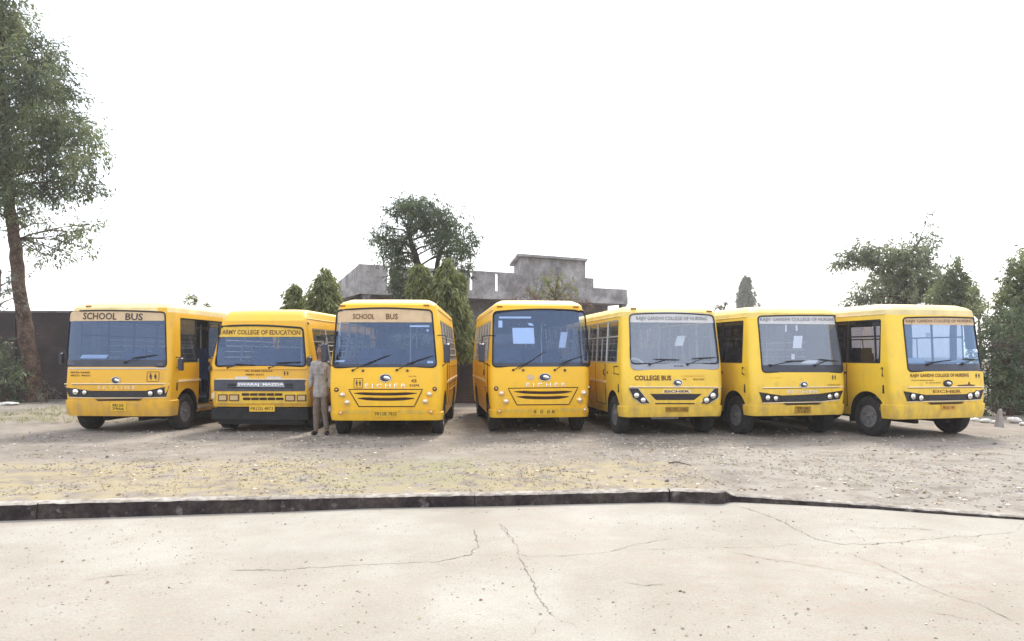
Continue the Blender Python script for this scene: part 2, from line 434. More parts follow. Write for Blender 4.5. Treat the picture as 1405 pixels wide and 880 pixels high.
    def rquad(b, bl, br, tl, tr, r=.09, k=5, crown=0.0):
        """rounded trapezoid outline; corners (x,z)"""
        C = [bl, br, tr, tl]; out_ = []
        for i in range(4):
            p = Vector(C[i]); a = Vector(C[i - 1]); c = Vector(C[(i + 1) % 4])
            p0 = p + (a - p).normalized() * r; p1 = p + (c - p).normalized() * r
            for j in range(k + 1):
                t = j / k; q = p0 * (1 - t) ** 2 + p * 2 * t * (1 - t) + p1 * t * t; out_.append((q.x, q.y))
            if i == 2 and crown:
                for j in range(1, 8):
                    t = j / 8; q = p1.lerp(Vector(C[3]) + (Vector(C[2]) - Vector(C[3])).normalized() * r, t)
                    out_.append((q.x, q.y + crown * sin(pi * t)))
        return out_
    def make_body(b, ws, extra=None, left_win=None, right_win=None, door=None):
        """ws = windscreen outline (list of x,z)"""
        zb, H, L = b.zb, b.H, b.L
        outer = b.loft([(z, z) for z in b.levels], 0, 0)
        me = outer.mesh('body', [b.col, M['interior'], M['rubber'], b.roofm])
        bm = bmesh.new(); bm.from_mesh(me); bmesh.ops.recalc_face_normals(bm, faces=bm.faces); bm.to_mesh(me); bm.free()
        zt = H - .25
        lv = [z for z in b.levels if .62 < z < H - .1]
        cav = b.loft([(.62, .62)] + [(z, z) for z in lv] + [(H - .1, H - .075)], .055, 1).mesh('cutter', [b.col, M['interior'], M['rubber']])
        bm = bmesh.new(); bm.from_mesh(cav); bmesh.ops.recalc_face_normals(bm, faces=bm.faces); bm.to_mesh(cav); bm.free()
        cuts = [cav, b.prism(ws, -.5, .75)]
        cuts.append(b.prism(b.rquad((-b.h * .72, 1.42), (b.h * .72, 1.42), (-b.h * .66, 2.15), (b.h * .66, 2.15)), L - .7, L + .4))
        for (wn, s) in ((left_win, -1), (right_win, 1)):
            if wn:
                y1, y2, z1, z2 = wn
                pl = b.rquad((y1, z1), (y2, z1), (y1 + .03, z2), (y2, z2), .04, 3)
                cuts.append(b.prism(pl, s * (b.h * .62), s * (b.h + .3), 'x'))
        if door:
            y1, y2, z1, z2 = door
            cuts.append(b.prism([(y1, z1), (y2, z1), (y2, z2), (y1, z2)], b.h * .55, b.h + .3, 'x'))
        for yy in (b.ya, b.yb):
            pl = [(yy + .475 * cos(a), .40 + .475 * sin(a)) for a in [2 * pi * i / 28 for i in range(28)]]
            for s in (-1, 1): cuts.append(b.prism(pl, s * (b.h - .36), s * (b.h + .2), 'x'))
        r = bool_diff(me, cuts)
        r.name = 'body'
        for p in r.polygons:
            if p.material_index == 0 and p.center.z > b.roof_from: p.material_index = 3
        smooth_by_angle(r, 32)
        b.body = link('body', r, b.root)
        b.lw, b.rw = left_win, right_win
        return b.body
    # --- pieces that lie on the front skin
    def skin_poly(b, poly, name, m, d=.012, parent=None, back=.012, mi=0):
        """prism hugging the front skin, proud by d"""
        n = len(poly)
        cx = sum(p[0] for p in poly) / n; cz = sum(p[1] for p in poly) / n
        bm = bmesh.new(); vs = [bm.verts.new((p[0], 0, p[1])) for p in poly]; f = bm.faces.new(vs)
        lo, hi = min(p[0] for p in poly), max(p[0] for p in poly); k = int((hi - lo) / .12)
        for i in range(1, k + 1):
            x = lo + (hi - lo) * i / (k + 1)
            bmesh.ops.bisect_plane(bm, geom=bm.verts[:] + bm.edges[:] + bm.faces[:], plane_co=(x, 0, 0), plane_no=(1, 0, 0))
        bmesh.ops.triangulate(bm, faces=[f for f in bm.faces if len(f.verts) > 4])
        ex = bmesh.ops.extrude_face_region(bm, geom=bm.faces[:])
        bv = {e for e in ex['geom'] if isinstance(e, bmesh.types.BMVert)}
        for v in bm.verts:
            v.co.y = b.F(v.co.x, v.co.z) + (back if v in bv else -d)
        bmesh.ops.recalc_face_normals(bm, faces=bm.faces)
        me = bpy.data.meshes.new(name); bm.to_mesh(me); bm.free(); me.materials.append(m)
        smooth_by_angle(me, 30)
        return link(name, me, parent or b.root)
    def pp(b, pts): return [b.P(*p) for p in pts]
    def pane(b, ol, name, m, off, parent, zlo=None, zhi=None):
        """single sheet inside outline ol, following the skin, inset by off"""
        zs = [p[1] for p in ol]; z1 = zlo if zlo is not None else min(zs); z2 = zhi if zhi is not None else max(zs)
        def span(z):
            xs = []
            for i in range(len(ol)):
                (xa, za), (xb, zb_) = ol[i], ol[(i + 1) % len(ol)]
                if (za <= z) != (zb_ <= z): xs.append(xa + (xb - xa) * (z - za) / (zb_ - za))
            return (min(xs), max(xs)) if len(xs) >= 2 else None
        rows = []
        for i in range(19):
            t = .5 - .5 * cos(pi * i / 18); z = z1 + .0015 + (z2 - z1 - .003) * t; sp = span(z)
            if sp is None: continue
            rows.append([(x, b.F(x, z) + off, z) for x in [sp[0] + (sp[1] - sp[0]) * j / 14 for j in range(15)]])
        q = MB(); q.grid(rows); return q.build(name, m, parent, 60)
    def gasket(b, ol, name, m, r, parent, off=-.002):
        q = MB(); q.tube([(x, b.F(x, z) + off, z) for x, z in ol], r, 6, closed=True); return q.build(name, m, parent, 60)
    def text(b, s, px0, px1, pyc, hpx, m, name='lettering', d=.006, parent=None, bold=0.012, slope=0.0):
        vs, fs = text_mesh(s, bold)
        xs = [v[0] for v in vs]; ys = [v[1] for v in vs]
        x0, z0 = b.P(px0, pyc); x1, z1 = b.P(px1, pyc + slope)
        hz_ = abs(b.P(px0, pyc - hpx / 2)[1] - b.P(px0, pyc + hpx / 2)[1])
        a, c = min(xs), max(xs); e, f = min(ys), max(ys); q = MB(); V = []
        for v in vs:
            t = (v[0] - a) / (c - a); x = x0 + (x1 - x0) * t; z = z0 + (z1 - z0) * t + ((v[1] - e) / (f - e) - .5) * hz_
            V.append((x, b.F(x, z) - d, z))
        q.add(V, fs); return q.build(name, m, parent or b.root, 0, fix=False)
    def lamp(b, px, py, rpx, name='headlight', rimm='chrome', lens='lamp', squash=1.0, d=.0):
        x, z = b.P(px, py); x2, _ = b.P(px + rpx, py); r = abs(x2 - x); y = b.F(x, z) - d
        q = MB(); q.lathe([(r, .03), (r * 1.02, -.012), (r * .9, -.018), (r * .86, -.008)], (0, 0, 0), 'y', 24)
        q.v = [(a + x, bb + y, c * squash + z) for a, bb, c in q.v]
        o = q.build(name, M[rimm], b.root, 40)
        q = MB(); q.lathe([(r * .86, -.006), (r * .7, -.016), (r * .35, -.022), (0, -.024)], (0, 0, 0), 'y', 20)
        q.v = [(a + x, bb + y, c * squash + z) for a, bb, c in q.v]
        q.build('lens', M[lens], o, 60)
        q = MB(); q.lathe([(r * .3, -.02), (r * .26, -.03), (0, -.034)], (0, 0, 0), 'y', 12)
        q.v = [(a + x, bb + y, c * squash + z) for a, bb, c in q.v]
        q.build('bulb', M['chrome'], o, 60)
        return o
    def sweep(b, z1, z2, off, name, m, xmax=None, wrap=.3):
        """band around the nose, proud by off"""
        def line(z):
            pts = [(x, y) for x, y in b.ring(z)]
            n = len(pts); ctr = 5
            front = []
            for k in range(-16, 17):
                p = pts[(ctr + k) % n]; front.append(p)
            return front
        rows = []
        prof = [(z1, .0), (z1 + .004, off), (z1 + (z2 - z1) * .5, off * 1.25), (z2 - .012, off), (z2, 0)]
        for (z, o) in prof:
            L_ = line(z); r = []
            for i, (x, y) in enumerate(L_):
                a = L_[max(0, i - 1)]; c = L_[min(len(L_) - 1, i + 1)]
                nx, ny = (c[1] - a[1]), -(c[0] - a[0]); l = sqrt(nx * nx + ny * ny) or 1
                r.append((x + nx / l * o, min(y + ny / l * o, y + 9), z))
            if wrap is not None:
                keep = [p for p in r if p[1] < wrap]
                r = r[:]; r = [p if p[1] < wrap else (p[0], wrap, p[2]) for p in r]
            rows.append(r)
        q = MB(); q.grid(rows); return q.build(name, m, b.root, 40)
    def plate(b, x0, y0, x1, y1, s, m='plate', txt=None, lines=1):
        pts = b.pp([(x0, y1), (x1, y1), (x1, y0), (x0, y0)])
        o = b.skin_poly(pts, 'number_plate', M[m], .05, back=-.02)
        if lines == 1: b.text(s, x0 + 2, x1 - 2, (y0 + y1) / 2, (y1 - y0) * .55, M[txt or 'ink'], 'lettering', .055, o)
        else:
            a, c = s.split('|'); h = (y1 - y0)
            b.text(a, x0 + 3, x1 - 3, y0 + h * .28, h * .32, M[txt or 'ink'], 'lettering', .055, o)
            b.text(c, x0 + 3, x1 - 3, y0 + h * .72, h * .32, M[txt or 'ink'], 'lettering', .055, o)
        return o
    def badge(b, px, py, rx, ry, m='chrome'):
        x, z = b.P(px, py); a = abs(b.P(px + rx, py)[0] - x); c = abs(b.P(px, py - ry)[1] - z); y = b.F(x, z)
        q = MB(); q.tube([(x + a * cos(t), y - .012, z + c * sin(t)) for t in [2 * pi * i / 24 for i in range(24)]], .010, 6, closed=True)
        o = q.build('badge', M[m], b.root, 60)
        q = MB(); q.lathe([(1, 0), (.9, -.014), (.5, -.018), (0, -.018)], (0, 0, 0), 'y', 20)
        q.v = [(x + u * a * .9, y - .002 + v, z + w_ * c * .9) for u, v, w_ in q.v]
        q.build('badge_disc', M['darkgrey'], o, 60)
        q = MB(); q.lathe([(1, 0), (.8, -.012), (0, -.02)], (0, 0, 0), 'y', 16)
        q.v = [(x + a * .25 + u * a * .55 - w_ * a * .2, y - .018 + v, z + w_ * c * .6) for u, v, w_ in q.v]
        q.build('badge_bird', M['chrome'], o, 60)
    def wiper(b, p0, p1, p2):
        """pivot, arm end (blade middle) and blade tip, photo pixels"""
        (x0, z0), (x1, z1), (x2, z2) = b.P(*p0), b.P(*p1), b.P(*p2)
        q = MB(); q.lathe([(.022, .02), (.022, -.03), (.012, -.045), (0, -.045)], (x0, b.F(x0, z0), z0), 'y', 10)
        q.tube([(x0, b.F(x0, z0) - .035, z0), ((x0 + x1) / 2, b.F((x0 + x1) / 2, (z0 + z1) / 2) - .055, (z0 + z1) / 2 + .01), (x1, b.F(x1, z1) - .035, z1)], .008, 6)
        o = q.build('wiper', M['rubber'], b.root, 50)
        bx, bz = x1 - (x2 - x1), z1 - (z2 - z1)
        pts = [(bx + (x2 - bx) * t, b.F(bx + (x2 - bx) * t, bz + (z2 - bz) * t) - .018, bz + (z2 - bz) * t) for t in [i / 6 for i in range(7)]]
        q = MB(); q.tube(pts, [.004] + [.011] * 5 + [.004], 5); q.build('wiper_blade', M['rubber'], o, 50)
    def mirror(b, px, py, wpx, hpx, side, yoff=-.12, low=False, up=True):
        """exterior mirror, photo pixels for its centre"""
        x, z = b.P(px, py)
        c, s = cos(-b.yaw), sin(-b.yaw)
        ox, oy = (-b.X) * c + b.Y * s, (-b.X) * s - b.Y * c
        dx, dy = (px - CX) / FPX * c - s, (px - CX) / FPX * s + c
        t = (yoff - oy) / dy; x = ox + dx * t; z = CAMZ + (HY - py) / FPX * t
        wx, hz_ = wpx / FPX * t / 2, hpx / FPX * t / 2
        poly = b.rquad((x - wx, z - hz_), (x + wx, z - hz_), (x - wx, z + hz_), (x + wx, z + hz_), .03, 3)
        n = len(poly); q = MB()
        q.add([(p[0], yoff, p[1]) for p in poly] + [(x + (p[0] - x) * .8, yoff - .05, z + (p[1] - z) * .85) for p in poly] + [(p[0], yoff + .012, p[1]) for p in poly],
              [tuple(range(n, 2 * n))] + [(i, (i + 1) % n, (i + 1) % n + n, i + n) for i in range(n)] + [(i + 2 * n, (i + 1) % n + 2 * n, (i + 1) % n, i) for i in range(n)])
        o = q.build('mirror', M['mirror'], b.root, 40)
        q = MB(); q.add([(x + (p[0] - x) * .93, yoff + .011, z + (p[1] - z) * .95) for p in poly], [tuple(range(n))]); q.build('mirror_glass', M['chrome'], o, 0)
        ax = side * (b.hw(z) - .03); q = MB()
        if up:
            q.tube([(ax * .93, b.F(ax * .93, z + .35) + .02, z + hz_ + .16), (x - side * .02, yoff + .03, z + hz_ + .14), (x, yoff + .01, z + hz_ * .9), (x, yoff + .02, z - hz_ * .9), (ax, b.F(ax, z - hz_) + .08, z - hz_ - .1)], .011, 6)
        else:
            q.tube([(ax, b.F(ax, z + .1) + .12, z + hz_ + .02), (x, yoff + .02, z + hz_), (x, yoff + .02, z - hz_ * .6), (ax, b.F(ax, z) + .16, z - hz_ * .5)], .012, 6)
        q.build('mirror_arm', M['rubber'], o, 50)
    def wheels(b):
        r = .39
        for (y, dual) in ((b.ya, 0), (b.yb, 1)):
            for s in (-1, 1):
                for k in range(1 + dual):
                    x = s * (b.h - .15 - .25 * k)
                    tm, qm, um = wheel_meshes(r, .23)
                    t = link('wheel', tm, b.root); t.location = (x, y, r - .01)
                    if s < 0: t.rotation_euler = (0, 0, pi)
                    link('rim', qm, t); link('hub', um, t)
    def underside(b):
        q = MB(); 
        for s in (-1, 1): q.box((s * .38, b.L / 2, b.zb - .04), (.09, b.L - .5, .16))
        for y in (b.ya, b.yb): q.tube([(-b.h + .2, y, .39), (b.h - .2, y, .39)], .05, 8)
        q.lathe([(0, -.14), (.13, -.1), (.16, 0), (.13, .1), (0, .14)], (0, b.yb, .39), 'y', 14)
        q.box((.1, 1.6, b.zb - .05), (.5, .8, .22)); q.box((-.65, 3.0, b.zb - .03), (.4, 1.0, .26)); q.box((.65, 3.0, b.zb - .02), (.4, .6, .22))
        q.tube([(-.3, .45, b.zb - .03), (.3, .45, b.zb - .03)], .03, 8)
        for y in (.9, 2.2, 4.6): q.box((0, y, b.zb - .03), (.8, .1, .1))
        q.build('chassis', M['chassis'], b.root)
        for y in (b.ya, b.yb):
            for s in (-1, 1):
                q = MB(); rows = [[(s * xx, y + .468 * cos(a), .40 + .468 * sin(a)) for xx in (b.h - .355, b.h - .03)] for a in [pi * (-.02 + 1.04 * i / 16) for i in range(17)]]
                q.grid(rows); q.add([(s * (b.h - .357), y, .40)] + [(s * (b.h - .357), y + .468 * cos(a), .40 + .468 * sin(a)) for a in [pi * i / 16 for i in range(17)]], [(0, i, i + 1) for i in range(1, 17)])
                q.build('wheel_arch_liner', M['chassis'], b.root)
        for s in (-1, 1): q = MB(); q.box((s * (b.h - .17), b.ya + .52, .36), (.24, .012, .26)); q.build('mud_flap', M['rubber'], b.root)
    def windows(b, framem='rubber', panem='pane', bays=None, bars=0, sides=(-1, 1), door=None, barm='steel_rod'):
        for s in sides:
            wn = b.lw if s < 0 else b.rw
            if not wn: continue
            y1, y2, z1, z2 = wn; ys = bays or [y1 + .02] + [y1 + (y2 - y1) * k / 5 for k in (1, 2, 3, 4)] + [y2 - .02]
            for k in range(len(ys) - 1):
                if door and s > 0 and ys[k] < door[1] - .05 and ys[k + 1] > door[0] + .05: continue
                a, c = ys[k] + .012, ys[k + 1] - .012
                def pt(y, z, d=0): return (s * (b.hw(z) - .025 - d), y, z)
                f = MB(); t = .028
                lo, hi = z1 + .012, z2 - .012; mid = lo + (hi - lo) * .62
                def bar(ya_, za, yb_, zb_, w_, dd=.012, mm=0):
                    p, q_ = Vector(pt(ya_, za)), Vector(pt(yb_, zb_)); dv = q_ - p
                    rot = dv.to_track_quat('X', 'Z').to_matrix(); f.box((p + q_) / 2, (dv.length, .03, w_) if abs(dv.z) < abs(dv.y) else (dv.length, w_, .03), mm, rot)
                bar(a, lo, c, lo, t * 1.2); bar(a, hi, c, hi, t * 1.2)
                f.tube([pt(a, lo), pt(a, (lo + hi) / 2), pt(a, hi)], t * .7, 4); f.tube([pt(c, lo), pt(c, (lo + hi) / 2), pt(c, hi)], t * .7, 4)
                bar(a, mid, c, mid, t)
                if k > 0: f.tube([pt((a + c) / 2, lo), pt((a + c) / 2, mid)], t * .5, 4)
                o = f.build('window', M[framem], b.root, 0)
                q = MB(); q.grid([[pt(y, z, .006) for y in (a, c)] for z in (lo, 1.6, 1.85, hi)]); q.build('pane', M[panem], o, 60)
                if bars and k > 0:
                    for j in range(bars):
                        z = lo + (mid - lo) * (j + .7) / (bars + .3)
                        q = MB(); q.tube([pt(a, z, -.02), pt(c, z, -.02)], .010, 5); q.build('guard_bar', M[barm], o, 60)
        # rear window
        q = MB(); L = b.L; q.grid([[(x, L - .03 - (b.y0(z) * .35), z) for x in (-b.h * .73, 0, b.h * .73)] for z in (1.41, 1.8, 2.16)])
        q.build('rear_window', M['pane'], b.root, 60)
    def cabin(b, wheelcover=None, rows=5, dashz=1.27):
        q = MB(); hw = b.h - .09
        q.box((0, .42, (dashz + .64) / 2), (hw * 1.9, .42, dashz - .64)); q.box((-.5, .60, dashz), (.55, .22, .12)); q.box((.35, .5, dashz + .02), (.4, .2, .05))
        o = q.build('dashboard', M['dash'], b.root)
        q = MB()
        c = Vector((-.52, .86, dashz + .06)); t = Matrix.Rotation(R(-38), 3, 'X')
        q.tube([c + t @ Vector((.22 * cos(a), 0, .22 * sin(a))) for a in [2 * pi * i / 24 for i in range(24)]], .017 if not wheelcover else .026, 8, closed=True)
        for a in (.5, 2.64, 4.71): q.tube([c, c + t @ Vector((.21 * cos(a), 0, .21 * sin(a)))], .012, 6, m=1)
        q.lathe([(.05, .02), (.05, -.02), (0, -.02)], tuple(c), 'y', 12, 1)
        q.tube([c, c + Vector((0, -.25, -.35))], .022, 8, m=1)
        q.build('steering_wheel', [M[wheelcover] if wheelcover else M['rubber'], M['rubber']], b.root, 50)
        sx = b.h * .5
        st = link('driver_seat', SEAT, b.root); st.location = (-.52, 1.3, .62); st.scale = (.62, 1, 1)
        for k in range(rows):
            for s in (-1, 1):
                if k == 0 and s > 0: continue
                st = link('seat', SEAT, b.root); st.location = (s * sx, 2.0 + k * .72, .62)
                if b.h < 1.0: st.scale = (.92, 1, 1)
        q = MB()
        for s in (-1, 1): q.tube([(s * .28, 1.2, 2.24), (s * .28, b.L - .5, 2.24)], .016, 6)
        for y in (1.7, 3.0, 4.3): q.tube([(.28, y, .63), (.28, y, 2.3)], .016, 6)
        q.build('grab_rail', M['alu'], b.root, 50)
    def side_trim(b, z=1.06, m='trimpale', sides=(-1, 1), y1=1.25):
        for s in sides:
            q = MB(); q.box((s * (b.h + .006), (y1 + b.L - .3) / 2, z), (.022, b.L - .3 - y1, .045)); q.build('rub_rail', M[m], b.root)
            zg = b.H - .235
            q = MB(); q.tube([(s * (b.hw(zg) + .006), yy, zg) for yy in (.32, 1.5, 3.0, b.L - .25)], .013, 5); q.build('gutter', b.roofm, b.root)
            for k, zz in enumerate((.80, 1.34)):
                q = MB(); q.box((s * (b.hw(zz) + .001), (1.3 + b.L - .3) / 2, zz), (.012, b.L - 1.7, .014)); q.build('seam_strip', b.col, b.root)
    def handle(b, s, y, z):
        q = MB(); q.tube([(s * (b.h + .0), y, z - .06), (s * (b.h + .035), y, z - .045), (s * (b.h + .035), y, z + .045), (s * b.h, y, z + .06)], .011, 6)
        q.build('door_handle', M['rubber'], b.root, 50)
        q = MB(); q.box((s * (b.h + .002), y - .2, z), (.012, .075, .045)); q.build('lock_plate', M['inkbrown'], b.root)
    def door_lines(b, s, y1, y2, z1, z2):
        """closed door leaf, 8 mm proud with a rubber edge"""
        q = MB(); rows = [[(s * (b.hw(z) + .007), y, z) for y in (y1, y2)] for z in (z1, .8, 1.0, 1.2, z2)]
        q.grid(rows)
        for (a, c) in ((y1, y1 + .0), (y2, y2)):
            q.grid([[(s * (b.hw(z) + .007), a, z), (s * (b.hw(z) - .005), a, z)] for z in (z1, .8, 1.0, 1.2, z2)])
        o = q.build('door', b.col, b.root, 40)
        q = MB()
        for y in (y1, y2): q.tube([(s * (b.hw(z) + .004), y, z) for z in (z1, .8, 1.0, 1.2, z2)], .009, 4)
        q.tube([(s * (b.hw(z1) + .004), y1, z1), (s * (b.hw(z1) + .004), y2, z1)], .009, 4)
        q.build('door_seal', M['rubber'], o, 50)
    def vents(b, pts):
        for (px, py) in pts:
            x, z = b.P(px, py); z = min(z, b.H - .10); q = MB(); q.box((x, b.F(x, z) + .002, z + .01), (.11, .05, .03)); q.build('marker_lamp', M['amber'], b.root)
    def pictogram(b, px, py, w_, h_, frame=True):
        """two little schoolchildren in a square"""
        if frame:
            x0, z0 = b.P(px - w_ / 2, py + h_ / 2); x1, z1 = b.P(px + w_ / 2, py - h_ / 2)
            q = MB(); r = .006
            q.tube([(x, b.F(x, z) - .004, z) for x, z in b.rquad((x0, z0), (x1, z0), (x0, z1), (x1, z1), .02, 3)], r, 4, closed=True)
            q.build('emblem_frame', M['inkbrown'], b.root, 0)
        x, z = b.P(px, py); u = abs(b.P(px + w_ / 2, py)[0] - x); v = abs(b.P(px, py - h_ / 2)[1] - z); q = MB()
        for sx, k in ((-.38, 1.0), (.38, .85)):
            cx = x + sx * u
            def add(pl):
                V = [(cx + a * u * .42, b.F(cx, z) - .005, z + c * v * k) for a, c in pl]; q.add(V, [tuple(range(len(V)))])
            add([(.3 * cos(t), .55 + .17 * sin(t)) for t in [2 * pi * i / 10 for i in range(10)]])
            add([(-.45, .35), (-.5, -.15), (-.3, -.15), (-.3, -.75), (-.05, -.75), (0, -.25), (.3, -.75), (.55, -.7), (.3, -.1), (.6, .0), (.4, .35)])
        q.build('emblem', M['ink'], b.root, 0, fix=False)
    def paper(b, x0, y0, x1, y1, name='notice_paper', m='whitepaper', skew=0, off=.03):
        pts = b.pp([(x0, y1), (x1, y1), (x1 + skew, y0), (x0 + skew, y0)])
        q = MB(); q.add([(x, b.F(x, z) + off, z) for x, z in pts], [(0, 1, 2, 3)]); q.build(name, M[m], b.root, 0)

def start(name, X, Y, yaw, W, H, L, zb, label, col, roof, g, ws, crown=.02, lw=None, rw=None, door=None, bays=None, pr=.09, **kw):
    b = Bus(name, X, Y, R(yaw), W, H, L, zb, label, col, roof, g, **kw)
    b.ya, b.yb = .74, L - 1.35
    bl, br, tl, tr = b.pp(ws)
    ol = b.rquad(bl, br, tl, tr, pr, 5, crown)
    b.ol = ol
    b.make_body(ol, left_win=lw, right_win=rw, door=door)
    b.wsglass = b.pane(ol, 'windscreen', b.glassm, .015, b.root)
    b.wheels(); b.underside()
    return b

def zof(b, px, py): return b.P(px, py)[1]

# ---- type with round twin lamps and trapezoid grille (third and fourth from the left)
def round_lamp_front(b, trap, slots, lamps, dots, fog, plate, logo, letters, trims, wipers, mats=('inkbrown')):
    b.sweep(b.zb - .01, b.zb + .155, .028, 'bumper', b.col)
    pts = b.pp(trap)
    q = MB(); n = len(pts); loop = []
    for i in range(n):
        p, c = Vector(pts[i]), Vector(pts[(i + 1) % n])
        for j in range(8): t = p.lerp(c, j / 8); loop.append((t.x, t.y))
    q.tube([(x, b.F(x, z) - .001, z) for x, z in loop], .009, 5, closed=True)
    g = q.build('grille_outline', M['slot'], b.root, 50)
    q = MB(); cx = sum(p[0] for p in pts) / 4; cz = sum(p[1] for p in pts) / 4
    b.skin_poly([(cx + (x - cx) * .965, cz + (z - cz) * .93) for x, z in pts], 'grille', b.col, .018)
    for (x0, x1, y, tk, sag) in slots:
        up = []; dn = []
        for i in range(13):
            t = i / 12; px = x0 + (x1 - x0) * t; yy = y + sag * (1 - (2 * t - 1) ** 2)
            e = min(1, 5 * min(t, 1 - t) + .25)
            up.append(b.P(px, yy - tk / 2 * e)); dn.append(b.P(px, yy + tk / 2 * e))
        b.skin_poly(dn + up[::-1], 'grille_slot', M['slot'], .020)
        # pale bar over each slot
        q = MB(); q.tube([(x, b.F(x, z) - .024, z + .012) for x, z in up[1:-1]], .010, 6); q.build('grille_bar', b.col, b.root, 60)
    for (x, y, r) in lamps: b.lamp(x, y, r, 'headlight', 'yellow', 'lampwarm')
    for (x, y) in dots:
        b.lamp(x, y, 3.0, 'indicator_lamp', 'slot', 'amber')
    for (x, y) in fog: b.lamp(x, y, 3.9, 'fog_lamp_cover', 'yellow', 'yellow_dull', d=.03)
    b.plate(*plate)
    b.badge(*logo, 8, 5.2)
    x0, x1, y, s, h = letters; b.text(s, x0, x1, y, h, M['chrome'], 'chrome_lettering', .014, bold=.0)
    for (x0, x1, y) in trims:
        p = b.pp([(x0, y + 2.2), (x1, y + 2.2), (x1, y - 1.6), (x0, y - 1.6)]); b.skin_poly(p, 'bumper_trim', M['yellow_pale'], .040, back=-.02)
    for wp in wipers: b.wiper(*wp)

L0 = 5.7
# ======== bus 3
b = start('school_bus', -2.42, 14.2, 1.5, 2.19, 2.71, L0, .33,
          'bright yellow bus right of the standing man, beige SCHOOL BUS strip and round twin lamps', 'yellow', 'cream', 'windscreen',
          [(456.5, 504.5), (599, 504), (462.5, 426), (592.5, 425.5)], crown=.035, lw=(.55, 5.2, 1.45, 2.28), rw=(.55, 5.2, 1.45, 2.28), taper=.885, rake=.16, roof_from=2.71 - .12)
b.gasket(b.ol, 'windscreen_seal', M['rubber'], .017, b.wsglass)
b.pane(b.ol, 'header_strip', M['strip_beige'], .006, b.wsglass, zlo=zof(b, 527, 442.5))
b.text('SCHOOL', 484, 514, 434.5, 7.5, M['inkbrown'], d=.0, bold=.02); b.text('BUS', 529.5, 546, 434.5, 8, M['inkbrown'], d=.0, bold=.02)
b.pane(b.ol, 'cowl_panel', M['cowl'], .010, b.wsglass, zhi=zof(b, 527, 499.5))
b.paper(562, 446.5, 589, 448.8, 'windscreen_sticker'); b.paper(585, 452, 588, 455, 'windscreen_sticker'); b.paper(586, 495.5, 594, 498.5, 'windscreen_sticker')
b.paper(458, 494.5, 471, 497, 'folded_paper', skew=2, off=.06)
round_lamp_front(b, [(478.4, 534.5), (580, 534.5), (568.6, 558), (492.3, 558)],
                 [(486, 572, 539.6, 3.6, 1.6), (491, 569, 546.6, 3.8, 1.6)],
                 [(469.7, 541.9, 4.9), (476.3, 552.4, 4.9), (589, 541, 4.9), (583.5, 551, 4.9)], [(461.7, 534.9), (596.4, 533.9)],
                 [(468, 566.5), (591.6, 565)], (513, 563.5, 547, 571.8, 'PB12B 7825', 'plate', 'inkbrown'), (529, 518.8), (501, 557, 529.5, 'E I C H E R', 5.5),
                 [(473, 510.5, 565), (549, 585.5, 564.7)],
                 [((484, 508.5), (516, 494.5), (536, 486.8)), ((544.4, 508), (576, 494), (595, 488))])
b.pictogram(491.7, 526, 12, 13); b.text('43', 564, 571.5, 522.6, 4.5, M['inkbrown'], bold=.03); b.text('31674', 562, 575, 529, 3.6, M['inkbrown'], bold=.03); b.text('LN 02', 561, 571, 516.5, 1.6, M['inkbrown'])
for x in (498, 559): b.lamp(x, 508.8, 1.7, 'washer_nozzle', 'slot', 'slot')
b.mirror(445, 484, 9, 26, -1, yoff=-.16); b.mirror(613, 484.5, 9, 27, 1, yoff=-.02)
b.vents([(470, 420.5), (585, 419.8)])
b.windows('alu', 'pane', bars=3, door=None); b.side_trim(1.02)
b.door_lines(1, 1.28, 1.95, .55, 1.42); b.door_lines(-1, .5, 1.26, .9, 1.42)
b.cabin()
bus3 = b

# ======== bus 4
b = start('school_bus', .575, 14.88, 6.5, 2.05, 2.74, L0, .33,
          'yellow bus without header strip, white papers on its windscreen, round twin lamps', 'yellow', 'cream', 'windscreen',
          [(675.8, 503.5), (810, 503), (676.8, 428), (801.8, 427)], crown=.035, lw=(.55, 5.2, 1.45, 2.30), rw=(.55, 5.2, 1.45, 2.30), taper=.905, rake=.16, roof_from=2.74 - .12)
b.gasket(b.ol, 'windscreen_seal', M['rubber'], .017, b.wsglass)
b.pane(b.ol, 'cowl_panel', M['cowl'], .010, b.wsglass, zhi=zof(b, 742, 498))
b.paper(685, 434.5, 729, 437, 'windscreen_sticker'); b.paper(684, 440, 689.5, 449.5, 'windscreen_sticker'); b.paper(727, 443.5, 733, 447, 'windscreen_sticker', skew=-3)
b.paper(704.5, 450, 734, 471.8, skew=-1.5); b.paper(772.5, 455, 782, 477, skew=3, off=.5)
round_lamp_front(b, [(697, 533), (793.3, 531.7), (780.7, 555.2), (709, 555.8)],
                 [(705.6, 784.7, 537.4, 3.6, 1.8), (709, 780, 544.4, 3.8, 1.8)],
                 [(688, 540, 4.7), (694.4, 551, 4.8), (801.2, 539.3, 4.7), (795.5, 549, 4.8)], [(680.7, 533.4), (807.5, 531.3)],
                 [(685, 564.2), (801.5, 562)], (729.5, 560.5, 762.5, 569, '8  0  0 8', 'plate', 'inkbrown'), (747.5, 517.8), (722, 776, 528, 'E I C H E R', 5),
                 [(692, 728, 563), (765, 800, 562)],
                 [((704, 508), (730, 494.5), (749, 482)), ((761, 508), (786, 493), (804, 486.5))])
for x in (718, 775): b.lamp(x, 508.3, 1.7, 'washer_nozzle', 'slot', 'slot')
pp_ = b.pp([(728 + 5.5 * cos(t), 518 + 4 * sin(t)) for t in [2 * pi * i / 12 for i in range(12)]]); b.skin_poly(pp_, 'worn_sticker', M['strip_beige'], .004)
b.mirror(661, 484, 9, 26, -1, yoff=.0)
b.vents([(685.5, 421.5), (790, 422)])
